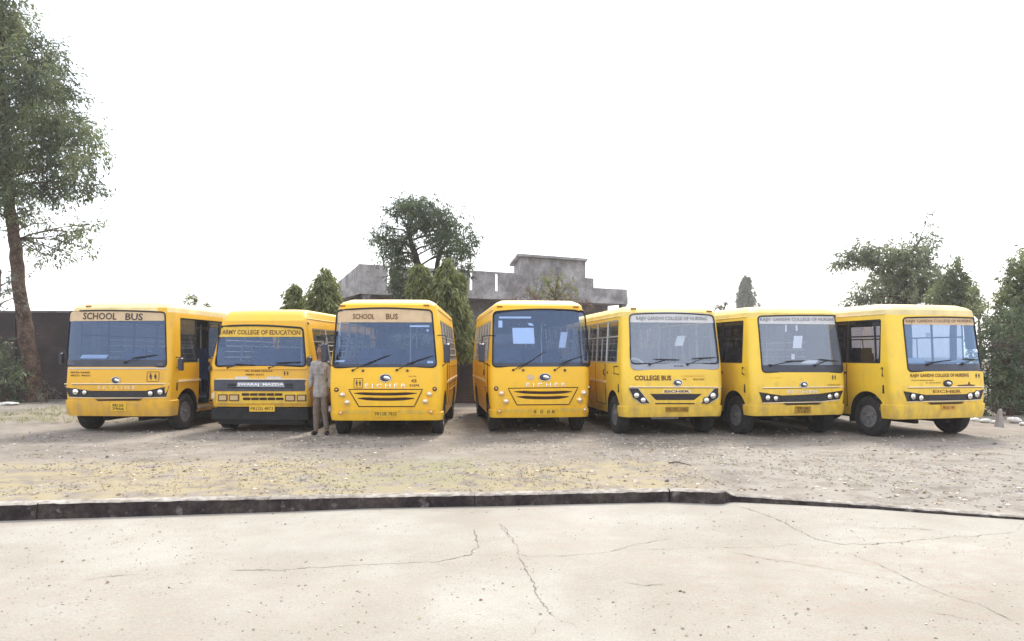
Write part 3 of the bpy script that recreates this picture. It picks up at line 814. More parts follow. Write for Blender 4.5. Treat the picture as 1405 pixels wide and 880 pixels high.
b.windows('alu', 'pane', bars=3, bays=[.57, 1.3, 2.1, 2.9, 3.7, 4.5, 5.18]); b.side_trim(1.02)
b.door_lines(-1, .5, 1.26, .9, 1.42); b.handle(-1, 1.15, 1.2)
b.cabin(rows=5)

# ---- type with swooping black lamp band (first, sixth and seventh)
def swoop_front(b, band, lamps, crease, slot, seam, letters, logo, plate, wipers, lm='trimpale', pm='plate', ptxt='ink', logor=(7, 5), darklogo=False):
    z1 = zof(b, *seam); b.sweep(b.zb - .01, z1, .032, 'bumper', b.col, wrap=.36)
    o = b.skin_poly(b.pp(band), 'lamp_band', M['blackgloss'], .012)
    # raised rims over and under the band
    n = len(band)
    for (i0, i1) in ((0, 3), (n - 4, n - 1)):
        q = MB(); pts = b.pp(band[i0:i1 + 1]); full = []
        for p, c in zip(pts, pts[1:]):
            for j in range(6): full.append((p[0] + (c[0] - p[0]) * j / 6, p[1] + (c[1] - p[1]) * j / 6))
        full.append(pts[-1])
        up = 1 if i0 == 0 else -1
        q.tube([(x, b.F(x, z) - .008, z + up * .010) for x, z in full], .010, 6); q.build('grille_rim', b.col if up > 0 else M['trimpale'], b.root, 60)
    zc = [b.P(*p) for p in band]
    xa = b.P(band[1][0] + 4, band[1][1])[0]; xb = b.P(band[2][0] - 4, band[2][1])[0]; zz = b.P((band[1][0] + band[2][0]) / 2, (band[1][1] + band[-3][1]) / 2)[1]
    for k in (-1, 0, 1):
        q = MB(); q.tube([(xa + (xb - xa) * i / 10, b.F(xa + (xb - xa) * i / 10, zz) - .014, zz + k * .026) for i in range(11)], .005, 5); q.build('grille_slat', M['darkgrey'], b.root, 60)
    for (x, y, r) in lamps: b.lamp(x, y, r, 'headlight', 'blackgloss', 'lamp', d=.014)
    x0, y0, x1, y1 = crease; q = MB()
    pts = [b.P(x0 + (x1 - x0) * t, y0 + (y1 - y0) * t) for t in [i / 14 for i in range(15)]]
    q.tube([(x, b.F(x, z) - .003, z) for x, z in pts], .012, 6); q.build('crease_trim', M[lm], b.root, 60)
    q = MB(); q.tube([(x, b.F(x, z) - .000, z - .017) for x, z in pts], .005, 5); q.build('bonnet_gap', M['slot'], b.root, 60)
    x0, x1, y, tk = slot; b.skin_poly(b.pp([(x0 + 4, y + tk), (x1 - 4, y + tk - 1), (x1, y - 1), (x0, y)]), 'air_slot', M['slot'], .036)
    x0, x1, y, s, h, m = letters; b.text(s, x0, x1, y, h, M[m], 'chrome_lettering', .008, bold=.01, slope=0)
    b.badge(logo[0], logo[1], *logor, m='rubber' if darklogo else 'chrome')
    b.plate(*plate, m=pm, txt=ptxt, lines=2 if '|' in plate[4] else 1)
    for wp in wipers: b.wiper(*wp)

def corner_bits(b, s, y=.42):
    q = MB(); q.box((s * (b.h - .005), .30, .93), (.03, .03, .16)); q.build('corner_vent', M['slot'], b.root)
    q = MB(); q.box((s * (b.h * .985), .36, .55), (.02, .10, .06)); q.build('side_marker', M['amber'], b.root)

# ======== bus 1
b = start('school_bus', -8.08, 15.08, -4.0, 2.26, 2.71, 6.0, .34,
          'leftmost yellow bus, open passenger door and beige SCHOOL BUS strip in tidy capitals', 'yellow_ochre', 'cream', 'windscreen',
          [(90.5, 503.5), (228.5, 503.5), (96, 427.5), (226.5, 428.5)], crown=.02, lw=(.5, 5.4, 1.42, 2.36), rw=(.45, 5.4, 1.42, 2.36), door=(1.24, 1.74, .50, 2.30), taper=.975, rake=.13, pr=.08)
b.gasket(b.ol, 'windscreen_seal', M['rubber'], .016, b.wsglass)
b.pane(b.ol, 'header_strip', M['strip_beige'], .006, b.wsglass, zlo=zof(b, 160, 440.5))
b.text('SCHOOL', 114, 160, 433.8, 9.5, M['ink'], d=.0, bold=.02, slope=.4); b.text('BUS', 172, 196, 434.6, 9.5, M['ink'], d=.0, bold=.02, slope=.4)
b.pane(b.ol, 'cowl_panel', M['cowl'], .008, b.wsglass, zhi=zof(b, 160, 494))
b.paper(105, 487, 141, 492, 'folded_paper', m='strip_white', skew=4, off=.10)
for x in (93, 214): b.text('VTEC', x + 2, x + 10, 499.8, 3, M['inkgrey'], d=-.004)
q = MB(); pts = [b.P(94 + 134 * t, 505.8) for t in [i / 14 for i in range(15)]]; q.tube([(x, b.F(x, z) - .004, z) for x, z in pts], .013, 6); q.build('sill_trim', M['strip_white'], b.root, 60)
swoop_front(b, [(90.6, 531), (125.8, 536.6), (201, 536.6), (233.8, 530), (228, 544.8), (194.6, 545.6), (132.4, 545.6), (96.4, 544.8)],
            [(104.2, 537.7, 4.6), (116.6, 538.6, 3.6), (206.8, 540, 4.2), (220.2, 538.1, 4.6)], (89, 527, 234, 526.8), (132, 195, 548, 2.4), (160, 549.4),
            (134, 186, 531.8, 'S K Y L I N E', 4.2, 'trimpale'), (159.4, 522), (153.6, 553.2, 175, 563.8, 'PB12A|7966'),
            [((172, 497.5), (198, 489.5), (216, 487.2))], logor=(6, 4.6))
b.text('98726 56460', 96.5, 123.5, 511.2, 2.6, M['inkbrown'], bold=.03); b.text('98151 40321', 97, 124, 515.4, 2.6, M['inkbrown'], bold=.03)
b.pictogram(210, 517, 17, 13); corner_bits(b, 1)
b.windows('rubber', 'pane', bars=4, sides=(-1,)); 
b.windows('rubber', 'pane', bars=4, sides=(1,), bays=[.47, 1.20, 1.78, 2.6, 3.6, 4.4, 5.38], door=(1.24, 1.74))
b.side_trim(1.0, sides=(-1,)); 
q = MB(); q.box((b.h + .006, .82, 1.04), (.022, .92, .04)); q.build('rub_rail', M['trimpale'], b.root)
q = MB(); q.box((b.h + .006, 3.8, 1.04), (.022, 3.5, .04)); q.build('rub_rail', M['trimpale'], b.root)
# folded-back door leaf and door steps
q = MB(); q.box((b.h + .07, 1.78, 1.02), (.24, .035, .95)); o = q.build('door', M['yellow_dull'], b.root)
q = MB(); q.box((b.h + .07, 1.765, 1.86), (.22, .02, .66)); q.build('door_glass', M['pane_dark'], o)
q = MB(); q.tube([(b.h - .02, 1.77, .55), (b.h + .19, 1.77, .55), (b.h + .19, 1.77, 2.28), (b.h - .04, 1.77, 2.28)], .02, 6); q.build('door_frame', M['rubber'], o, 50)
q = MB(); q.box((b.h - .22, 1.50, .45), (.36, .46, .03)); q.box((b.h - .02, 1.50, .44), (.04, .5, .04), 1); q.box((b.h - .40, 1.50, .60), (.3, .46, .03)); q.build('door_step', [M['chassis'], M['alu']], b.root)
q = MB(); q.tube([(b.h - .1, 1.36, .7), (b.h - .08, 1.36, 1.5)], .014, 6); q.build('grab_handle', M['alu'], b.root, 50)
b.mirror(248.5, 500, 7, 18, 1, yoff=.30, up=False); b.mirror(84.5, 492, 5, 16, -1, yoff=.25, up=False)
b.vents([(122, 421)])
b.cabin(rows=5)

# ======== bus 6
b = start('college_bus', 5.59, 14.30, 12.0, 2.05, 2.56, 5.5, .42,
          'second yellow bus from the right, white header strip, plain bonnet, white sheet behind windscreen', 'yellow_pale', 'rooflemon', 'windscreen_hazy',
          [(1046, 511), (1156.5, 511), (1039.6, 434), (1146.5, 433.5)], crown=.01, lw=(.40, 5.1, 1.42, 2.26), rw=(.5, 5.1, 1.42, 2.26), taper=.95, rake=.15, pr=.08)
b.gasket(b.ol, 'windscreen_seal', M['rubber'], .015, b.wsglass)
b.pane(b.ol, 'header_strip', M['strip_white'], .006, b.wsglass, zlo=zof(b, 1095, 445))
b.text('RAJIV GANDHI COLLEGE OF NURSING', 1043, 1146, 439.2, 5.5, M['inkgrey'], d=.0, bold=.01)
b.pane(b.ol, 'cowl_panel', M['cowl'], .008, b.wsglass, zhi=zof(b, 1100, 501))
swoop_front(b, [(1041.6, 538.4), (1072.6, 543.2), (1122.7, 540.8), (1156.3, 536), (1151.4, 548), (1125, 551), (1072.6, 552), (1046.4, 552.7)],
            [(1053, 546, 4.2), (1063.8, 546.8, 3.9), (1137.8, 544.4, 3.7), (1147.3, 542.5, 3.9)], (1046, 532.5, 1156.5, 531), (1075, 1126, 553.6, 2.0), (1100, 555.2),
            (1080, 1123, 537.8, 'EICHER', 4.2, 'chrome'), (1102.5, 528.3), (1089, 557.5, 1111, 567.2, 'PB12R|7107'),
            [((1057, 501.5), (1092, 495.5), (1106, 495.3)), ((1118, 501.5), (1136, 494.5), (1150, 496))], pm='platedark', logor=(5.5, 4.2))
b.pictogram(1144, 518, 9, 10, False); b.text('ON SCHOOL DUTY', 1135, 1153, 528.3, 2.2, M['inkbrown']); b.text('Ph. 98725', 1056, 1074, 518.5, 1.8, M['yellow_dull'])
b.paper(1091, 461, 1103, 478, skew=1.6, off=.08); b.paper(1094, 486, 1098.5, 493.5, off=.2)
b.paper(1078.5, 446, 1080.5, 455.5, 'windscreen_sticker'); b.paper(1093, 446, 1095.5, 454, 'windscreen_sticker')
b.paper(1102, 494.5, 1122, 499, 'folded_paper', skew=5, off=.08)
corner_bits(b, -1); b.handle(-1, 1.42, 1.22)
q = MB(); q.tube([(-b.h - .01, .35, 1.33), (-b.h - .10, .22, 1.34), (-b.h - .10, .22, 1.22), (-b.h - .0, .33, 1.2)], .012, 6); q.build('mirror_bracket', M['rubber'], b.root, 50)
b.windows('rubber', 'pane_dark', bars=0, sides=(-1,), bays=[.44, 1.30, 2.1, 2.9, 3.7, 4.4, 5.08]); b.windows('rubber', 'pane', bars=3, sides=(1,), bays=[.54, 1.30, 2.1, 2.9, 3.7, 4.4, 5.08]); b.side_trim(1.03, sides=(-1, 1), y1=1.5)
b.door_lines(-1, 1.28, 1.50, .56, 1.40)
b.cabin(rows=5)

# ======== bus 7
b = start('college_bus', 8.22, 14.10, 16.0, 2.22, 2.60, 5.6, .38,
          'rightmost yellow bus, nursing college lettering across its bonnet beside the dark hedge', 'yellow_pale', 'cream', 'windscreen_sky',
          [(1246, 510), (1349, 509), (1238.5, 436), (1336.5, 436.5)], crown=.012, lw=(.38, 5.2, 1.42, 2.27), rw=(.5, 5.2, 1.42, 2.27), taper=.955, rake=.16, pr=.09)
b.gasket(b.ol, 'windscreen_seal', M['rubber'], .015, b.wsglass)
b.pane(b.ol, 'header_strip', M['strip_beige'], .006, b.wsglass, zlo=zof(b, 1290, 446))
b.text('RAJIV GANDHI COLLEGE OF NURSING', 1243, 1334, 441.3, 5.2, M['inkbrown'], d=.0, bold=.01)
b.pane(b.ol, 'cowl_panel', M['cowl'], .008, b.wsglass, zhi=zof(b, 1300, 499.5))
swoop_front(b, [(1239.7, 537.1), (1270, 542.3), (1325, 541), (1349.5, 534), (1345, 548), (1322, 549.4), (1276, 550.2), (1244.9, 551.2)],
            [(1252, 544.2, 4.3), (1262.9, 546.2, 3.9), (1330, 543.6, 3.8), (1339.5, 540.9, 3.8)], (1246, 531.8, 1349, 530.8), (1273, 1321, 552.6, 2.0), (1290, 554.5),
            (1280, 1318.5, 537.2, 'EICHER', 4.2, 'inkbrown'), (1300, 526.3), (1289, 555.5, 1309, 563, 'PB12N 1907'),
            [((1272, 500.5), (1290, 496), (1306, 494.2)), ((1320, 500), (1333, 493.5), (1345, 494.5))], pm='yellow_dull', ptxt='inkbrown', logor=(5.6, 4.2), darklogo=True)
b.text('RAJIV GANDHI COLLEGE OF NURSING', 1249, 1329, 516.2, 6.4, M['inkbrown'], bold=.025, slope=-.8)
b.text('VILLAGE BHARATGARH', 1250, 1281, 522, 1.8, M['inkbrown']); b.text('Ph. 98155 01907', 1270, 1291, 525.4, 1.8, M['inkbrown'])
b.pictogram(1341, 515.5, 10, 9, False); b.text('ON SCHOOL DUTY', 1315, 1338, 529, 2.2, M['inkbrown'])
pp_ = b.pp([(1313, 530), (1337, 530), (1336, 528.2), (1331, 527.4), (1330.5, 524), (1328.5, 524.5), (1328, 527.6), (1314, 528.6)]); b.skin_poly(pp_, 'paint_stain', M['inkbrown'], .003)
b.paper(1246, 491.5, 1276, 498, 'folded_paper', skew=-3, off=.12); b.paper(1272, 457, 1277.5, 463, 'windscreen_sticker')
b.paper(1290, 494.5, 1332, 497.5, 'folded_paper', m='strip_white', skew=4, off=.12)
corner_bits(b, -1); b.handle(-1, 1.52, 1.22)
q = MB(); q.tube([(-b.h - .01, .35, 1.33), (-b.h - .10, .22, 1.34), (-b.h - .10, .22, 1.2), (-b.h - .0, .33, 1.18)], .012, 6); q.build('mirror_bracket', M['rubber'], b.root, 50)
b.windows('rubber', 'pane_dark', bars=0, sides=(-1,), bays=[.42, 1.30, 2.1, 2.9, 3.7, 4.5, 5.18]); b.windows('rubber', 'pane', bars=0, sides=(1,), bays=[.54, 1.30, 2.1, 2.9, 3.7, 4.5, 5.18]); b.side_trim(1.03, y1=1.62)
b.door_lines(-1, 1.28, 1.60, .56, 1.40)
b.cabin(rows=5)

# ======== bus 5
b = start('college_bus', 3.14, 14.32, 8.0, 2.05, 2.58, 5.6, .39,
          'yellow COLLEGE BUS with slanted corner lamp clusters, milky windscreen and white-covered steering wheel', 'yellow_pale', 'rooflemon', 'windscreen_hazy',
          [(865.5, 507.5), (987.5, 506.5), (863, 430.5), (979, 432)], crown=.03, lw=(.42, 5.1, 1.42, 2.28), rw=(.5, 5.1, 1.42, 2.28), taper=.95, rake=.15, pr=.12)
b.gasket(b.ol, 'windscreen_surround', M['cowlgrey'], .012, b.wsglass)
ol2 = [(x, z) for x, z in b.ol]
zc = zof(b, 925, 499)
bl, br, tl, tr = b.pp([(865.3, 499.3), (986.5, 499), (863.4, 431), (978.6, 432.5)])
b.gasket(b.rquad(bl, br, tl, tr, .1, 5, .028), 'windscreen_seal', M['rubber'], .014, b.wsglass)
b.pane(b.ol, 'header_strip', M['strip_white'], .006, b.wsglass, zlo=zof(b, 920, 443))
b.text('RAJIV GANDHI COLLEGE OF NURSING', 873, 970, 437.6, 6.6, M['inkgrey'], d=.0, bold=.01, slope=.5)
b.pane(b.ol, 'cowl_panel', M['cowlgrey'], .002, b.wsglass, zhi=zc)
b.text('EICHER', 925, 938, 502.5, 2.4, M['ink'], d=.002)
b.sweep(b.zb - .01, zof(b, 925, 557.2), .034, 'bumper', b.col, wrap=.36)
for side, cl, lamps in ((-1, [(862.8, 533.2), (875, 532.6), (883, 542.5), (891.5, 553.5), (879, 554), (868.5, 546)], [(873, 542.7, 4.6), (882.2, 549.2, 4.4)]),
                        (1, [(989, 532.8), (980, 532.8), (970.5, 544.5), (961.3, 553.7), (972.5, 554.2), (984.8, 546.5)], [(978, 543, 4.6), (969, 549.4, 4.4)])):
    p = b.pp(cl); p = p[::-1] if side > 0 else p
    b.skin_poly(p[::-1], 'lamp_cluster', M['blackgloss'], .012)
    q = MB(); q.tube([(x, b.F(x, z) - .012, z) for x, z in p], .007, 5, closed=True); q.build('lamp_cluster_rim', M['alu'], b.root, 50)
    for l in lamps: b.lamp(*l, 'headlight', 'blackgloss', 'lamp', d=.014)
b.skin_poly(b.pp([(900, 549), (952.5, 549), (963, 540.6), (892, 540.6)]), 'grille', M['slot'], .006)
for k in range(4):
    y = 542 + k * 1.8; q = MB(); x0, x1 = 894 + k * 2, 961 - k * 2.6
    q.tube([(x, b.F(x, z) - .009, z) for x, z in b.pp([(x0 + (x1 - x0) * t / 8, y) for t in range(9)])], .007, 5); q.build('grille_slat', M['darkgrey'], b.root, 50)
b.skin_poly(b.pp([(899, 554.8), (953, 554.8), (953, 553.2), (899, 553.2)]), 'air_slot', M['slot'], .004)
b.skin_poly(b.pp([(908, 539.4), (949, 539.4), (946, 535.2), (911, 535.2)]), 'nameplate', M['trimpale'], .008)
b.text('EICHER', 911.5, 946, 537.2, 3.2, M['ink'], d=.012, bold=.03)
q = MB(); pts = b.pp([(864 + 124.5 * i / 14, 531.2 + .3 * i / 14) for i in range(15)]); q.tube([(x, b.F(x, z) - .003, z) for x, z in pts], .013, 6); q.build('crease_trim', M['trimpale'], b.root, 60)
q = MB(); q.tube([(x, b.F(x, z), z - .018) for x, z in pts], .005, 5); q.build('bonnet_gap', M['slot'], b.root, 60)
b.text('COLLEGE BUS', 870.5, 921, 518.8, 7.2, M['inkbrown'], bold=.04)
b.text('ENVIRONMENT FRIENDLY', 935, 968, 516.2, 2.2, M['yellow_dull']); b.text('CNG', 936.5, 941.5, 520.6, 2.6, M['inkbrown']); b.text('98155 01907', 951, 966.5, 520.8, 2.6, M['inkbrown'], bold=.02)
b.badge(929.5, 525.5, 6.2, 4.3)
b.plate(912, 558, 943.5, 565.5, 'PB12N 1106', 'platedark', 'inkbrown')
b.wiper((891, 500.5), (915, 493.5), (933, 494)); b.wiper((943, 500.5), (966, 491.5), (983, 490.8))
b.paper(933, 460.5, 944.5, 474.5, skew=4, off=.3)
corner_bits(b, -1); b.handle(-1, 1.30, 1.22)
q = MB(); q.tube([(-b.h - .01, .33, 1.36), (-b.h - .12, .2, 1.36), (-b.h - .12, .2, 1.22), (-b.h - .0, .31, 1.2)], .012, 6); q.build('mirror_bracket', M['rubber'], b.root, 50)
b.vents([(869, 424.2), (973, 428)])
b.windows('alu', 'pane', bars=0, bays=[.44, 1.28, 2.1, 2.9, 3.7, 4.4, 5.08]); b.side_trim(1.03)
b.door_lines(-1, 1.28, 2.06, .56, 1.40)
b.cabin(wheelcover='whitepaper', rows=5)
q = MB(); x, z = b.P(925, 573); q.box((-.15, .12, .36), (.55, .03, .05)); q.build('tow_bracket', M['rim'], b.root)

# ======== bus 2 : older flat front
b = start('college_bus', -5.17, 15.10, -4.0, 2.16, 2.57, 5.8, .52,
          'older flat-fronted yellow bus with dark grille panel, square lamps and black low bumper', 'yellow_ochre', 'rooflemon', 'windscreen',
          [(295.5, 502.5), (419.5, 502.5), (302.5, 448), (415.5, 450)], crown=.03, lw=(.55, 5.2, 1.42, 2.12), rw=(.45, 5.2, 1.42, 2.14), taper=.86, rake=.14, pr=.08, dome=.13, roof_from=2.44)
b.gasket(b.ol, 'windscreen_seal', M['rubber'], .020, b.wsglass)
b.pane(b.ol, 'header_strip', M['strip_yellow'], .006, b.wsglass, zlo=zof(b, 360, 462.5))
b.text('ARMY COLLEGE OF EDUCATION', 305, 412, 455.8, 6.4, M['inkbrown'], d=.0, bold=.02, slope=.8)
b.skin_poly(b.pp([(293, 504.6), (421, 504.2), (421, 506.8), (293, 507.2)])[::-1], 'sill_ledge', b.col, .03)
b.skin_poly(b.pp([(294, 536.6), (424.8, 536.6), (424.8, 521.4), (294, 521.4)]), 'grille_panel', M['darkgrey'], .012)
for (x0, x1, y) in ((312, 402, 529.3), (312, 403, 532.2), (313, 324, 527.2), (392, 402, 527.2)):
    q = MB(); q.tube([(x, b.F(x, z) - .014, z) for x, z in b.pp([(x0 + (x1 - x0) * t / 10, y) for t in range(11)])], .009, 5); q.build('grille_slot', M['rubber'], b.root, 50)
b.skin_poly(b.pp([(325, 530.8), (391.5, 531.3), (389, 525), (326.5, 524.6)]), 'nameplate', M['cowlgrey'], .022)
b.text('SWARAJ  MAZDA', 327, 390, 528, 4.6, M['whitepaper'], d=.028, bold=.03)
b.skin_poly(b.pp([(297.5, 553.5), (422.5, 553.5), (422.5, 538), (297.5, 538)]), 'lamp_panel', M['yellow_pale'], .02)
def square_lamp(x0, y0, x1, y1):
    o = b.skin_poly(b.pp([(x0, y1), (x1, y1), (x1, y0), (x0, y0)]), 'headlight', M['inkbrown'], .026)
    b.skin_poly(b.pp([(x0 + 1.6, y1 - 1.5), (x1 - 1.6, y1 - 1.5), (x1 - 1.6, y0 + 1.5), (x0 + 1.6, y0 + 1.5)]), 'lens', M['lampwarm'], .032, o)
for l in ((299.8, 541.2, 312.8, 550.6), (314.8, 541.2, 328.6, 550.6), (391.6, 541.6, 405.6, 550.8), (407.8, 541.6, 420.8, 550.8)): square_lamp(*l)
for y, n0 in ((541.4, 332.5), (547.4, 334)):
    for k in range(5):
        x0 = n0 + k * 11.3; b.skin_poly(b.pp([(x0, y + 1.7), (x0 + 10, y + 1.7), (x0 + 10, y - 1.7), (x0, y - 1.7)]), 'grille_slot', M['slot'], .023)
for x in (292.4,): b.skin_poly(b.pp([(290.6, 547), (294.8, 547), (294.8, 539), (290.6, 539)]), 'indicator_lamp', M['trimpale'], .02)
b.text('Ph. 01888 253036', 337, 374, 509.3, 2.4, M['inkbrown'], bold=.02); b.text('98887 26531', 337, 362, 514.2, 2.6, M['inkbrown'], bold=.02)
b.pictogram(392.6, 512.6, 11, 9, False)
for (x0, x1) in ((322.8, 341), (366, 385.5)): b.skin_poly(b.pp([(x0, 519.8), (x1, 519.8), (x1, 517), (x0, 517)]), 'reflector_strip', M['strip_white'], .006)
q = MB(); pts = b.pp([(289 + 135 * i / 14, 520.6) for i in range(15)]); q.tube([(x, b.F(x, z) - .004, z) for x, z in pts], .012, 6); q.build('crease_trim', M['trimpale'], b.root, 60)
b.wiper((313, 505), (336, 500.5), (352, 501.5)); b.wiper((370, 505), (396, 497.6), (414, 497))
# dark steel bumper hung low on the chassis
q = MB(); hw = b.h * .93
for z1, z2, dx, y in ((.26, .50, 0, .06), (.16, .26, .12, .12)): q.box((0, y, (z1 + z2) / 2), (2 * (hw - dx), .10, z2 - z1))
bp_ = q.build('bumper', M['chassis'], b.root)
b.plate(343.5, 556.2, 378, 564.6, 'PB12G 4873', 'plate', 'inkbrown')
b.lamp(297, 561, 2.0, 'fog_lamp', 'chrome', 'lamp', d=.02); b.lamp(413, 566.5, 1.8, 'fog_lamp', 'darkgrey', 'cowlgrey', d=.02)
b.mirror(424.6, 496, 7.5, 13, 1, yoff=.08, up=False); b.mirror(288.5, 506, 3.5, 7, -1, yoff=.08, up=False)
b.lamp(423, 444, 1.8, 'marker_lamp', 'inkbrown', 'amber')
b.windows('alu', 'pane', bars=3); b.side_trim(1.03)
b.cabin(rows=5); b.door_lines(1, 1.28, 1.95, .56, 1.4)

# ------------------------------------------------------------------ ground, road, kerb
def noisemix(name, cols, scales, rough=0.95, bump=0.4, bdist=0.02, bscale=30, speck=None, pos=None):
    """layered noise colour: cols = list of (colour, colour) blended by noises at scales"""
    m, t, b = principled(name); b.inputs['Roughness'].default_value = rough; b.inputs['Specular IOR Level'].default_value = 0.2
    geo = t.nodes.new('ShaderNodeNewGeometry'); last = None
    for i, (c, sc_, lo, hi) in enumerate(zip(cols, scales, *[[v] * len(cols) for v in (0.40, 0.60)])):
        n = t.nodes.new('ShaderNodeTexNoise'); n.inputs['Scale'].default_value = sc_; n.inputs['Detail'].default_value = 9; n.inputs['Roughness'].default_value = 0.62
        t.links.new(geo.outputs['Position'], n.inputs['Vector'])
        mr = t.nodes.new('ShaderNodeMapRange'); mr.inputs[1].default_value = lo; mr.inputs[2].default_value = hi
        t.links.new(n.outputs['Fac'], mr.inputs[0])
        if last is None:
            mx = t.nodes.new('ShaderNodeMixRGB'); mx.inputs[1].default_value = (*c[0], 1); mx.inputs[2].default_value = (*c[1], 1)
            t.links.new(mr.outputs[0], mx.inputs[0])
        else:
            mx = t.nodes.new('ShaderNodeMixRGB'); mx.blend_type = 'MULTIPLY'; mx.inputs[0].default_value = 1
            m2 = t.nodes.new('ShaderNodeMixRGB'); m2.inputs[1].default_value = (*c[0], 1); m2.inputs[2].default_value = (*c[1], 1)
            t.links.new(mr.outputs[0], m2.inputs[0]); t.links.new(last.outputs[0], mx.inputs[1]); t.links.new(m2.outputs[0], mx.inputs[2])
        last = mx
    if speck:
        v = t.nodes.new('ShaderNodeTexVoronoi'); v.inputs['Scale'].default_value = speck[0]
        t.links.new(geo.outputs['Position'], v.inputs['Vector'])
        mr = t.nodes.new('ShaderNodeMapRange'); mr.inputs[1].default_value = speck[1]; mr.inputs[2].default_value = speck[1] + .05; mr.inputs[3].default_value = speck[3]; mr.inputs[4].default_value = 0
        t.links.new(v.outputs['Distance'], mr.inputs[0])
        mx = t.nodes.new('ShaderNodeMixRGB'); mx.inputs[2].default_value = (*speck[2], 1)
        t.links.new(mr.outputs[0], mx.inputs[0]); t.links.new(last.outputs[0], mx.inputs[1]); last = mx
    if pos: last = pos(t, geo, last)
    t.links.new(last.outputs[0], b.inputs['Base Color'])
    if bump:
        n2 = t.nodes.new('ShaderNodeTexNoise'); n2.inputs['Scale'].default_value = bscale; n2.inputs['Detail'].default_value = 8; n2.inputs['Roughness'].default_value = 0.7
        t.links.new(geo.outputs['Position'], n2.inputs['Vector'])
        bp = t.nodes.new('ShaderNodeBump'); bp.inputs['Strength'].default_value = bump; bp.inputs['Distance'].default_value = bdist
        t.links.new(n2.outputs['Fac'], bp.inputs['Height']); t.links.new(bp.outputs[0], b.inputs['Normal'])
    return m

def band(t, geo, y0, y1, x0=None, x1=None, wob=1.2, sc_=.5):
    """soft-edged patch mask in world x,y with a wobbling edge"""
    sp = t.nodes.new('ShaderNodeSeparateXYZ'); t.links.new(geo.outputs['Position'], sp.inputs[0])
    n = t.nodes.new('ShaderNodeTexNoise'); n.inputs['Scale'].default_value = sc_; n.inputs['Detail'].default_value = 7
    t.links.new(geo.outputs['Position'], n.inputs['Vector'])
    w_ = t.nodes.new('ShaderNodeMath'); w_.operation = 'MULTIPLY_ADD'; w_.inputs[1].default_value = wob * 2; w_.inputs[2].default_value = -wob
    t.links.new(n.outputs['Fac'], w_.inputs[0]); out_ = None
    for ax, a, c in (('Y', y0, y1), ('X', x0, x1)):
        if a is None: continue
        ad = t.nodes.new('ShaderNodeMath'); t.links.new(sp.outputs[ax], ad.inputs[0]); t.links.new(w_.outputs[0], ad.inputs[1])
        for (e0, e1) in ((a, a + .8), (c + .8, c)):
            mr = t.nodes.new('ShaderNodeMapRange'); mr.inputs[1].default_value = min(e0, e1); mr.inputs[2].default_value = max(e0, e1)
            if e0 > e1: mr.inputs[3].default_value = 1; mr.inputs[4].default_value = 0
            t.links.new(ad.outputs[0], mr.inputs[0])
            if out_ is None: out_ = mr
            else:
                mu = t.nodes.new('ShaderNodeMath'); mu.operation = 'MULTIPLY'; t.links.new(out_.outputs[0], mu.inputs[0]); t.links.new(mr.outputs[0], mu.inputs[1]); out_ = mu
    return out_
def road_patches(t, geo, last):
    for (y0, y1, x0, x1, c, wob, sc_, amt, ns) in (
            (3.0, 6.3, .6, 7, (.30, .245, .20), 1.3, .8, .55, 5.0),      # scuffed, gritty area lower right
            (3.0, 5.4, -7, -1.2, (.32, .265, .22), 1.2, .8, .45, 6.0),
            (6.9, 8.9, -7, -3.4, (.31, .25, .215), .9, .9, .45, 4.0),
            (5.6, 8.5, -.6, .5, (.34, .28, .235), .7, 1.2, .45, 4.5),
            (3.0, 9.0, -8, 8, (.31, .27, .24), .5, .5, .28, 1.8)):
        k = band(t, geo, y0, y1, x0, x1, wob, sc_)
        mp = t.nodes.new('ShaderNodeMapping'); mp.inputs['Scale'].default_value = (1, 1.6, 1); t.links.new(geo.outputs['Position'], mp.inputs['Vector'])
        n = t.nodes.new('ShaderNodeTexNoise'); n.inputs['Scale'].default_value = ns; n.inputs['Detail'].default_value = 12; n.inputs['Roughness'].default_value = .78
        t.links.new(mp.outputs[0], n.inputs['Vector'])
        mr = t.nodes.new('ShaderNodeMapRange'); mr.inputs[1].default_value = .47; mr.inputs[2].default_value = .62; t.links.new(n.outputs['Fac'], mr.inputs[0])
        b2 = t.nodes.new('ShaderNodeMath'); b2.operation = 'MULTIPLY'; t.links.new(k.outputs[0], b2.inputs[0]); t.links.new(mr.outputs[0], b2.inputs[1])
        a = t.nodes.new('ShaderNodeMath'); a.operation = 'MULTIPLY'; a.inputs[1].default_value = amt; t.links.new(b2.outputs[0], a.inputs[0])
        mx = t.nodes.new('ShaderNodeMixRGB'); mx.inputs[2].default_value = (*c, 1)
        t.links.new(a.outputs[0], mx.inputs[0]); t.links.new(last.outputs[0], mx.inputs[1]); last = mx
    return last
M['road'] = noisemix('worn_concrete', [((.332, .312, .272), (.388, .371, .330)), ((.90, .88, .86), (1, 1, 1)), ((.86, .85, .84), (1, 1, 1))], (.35, 1.3, 60.0), bump=.75, bdist=.010, bscale=34, speck=(6.0, .045, (.22, .19, .16), .5), pos=road_patches)
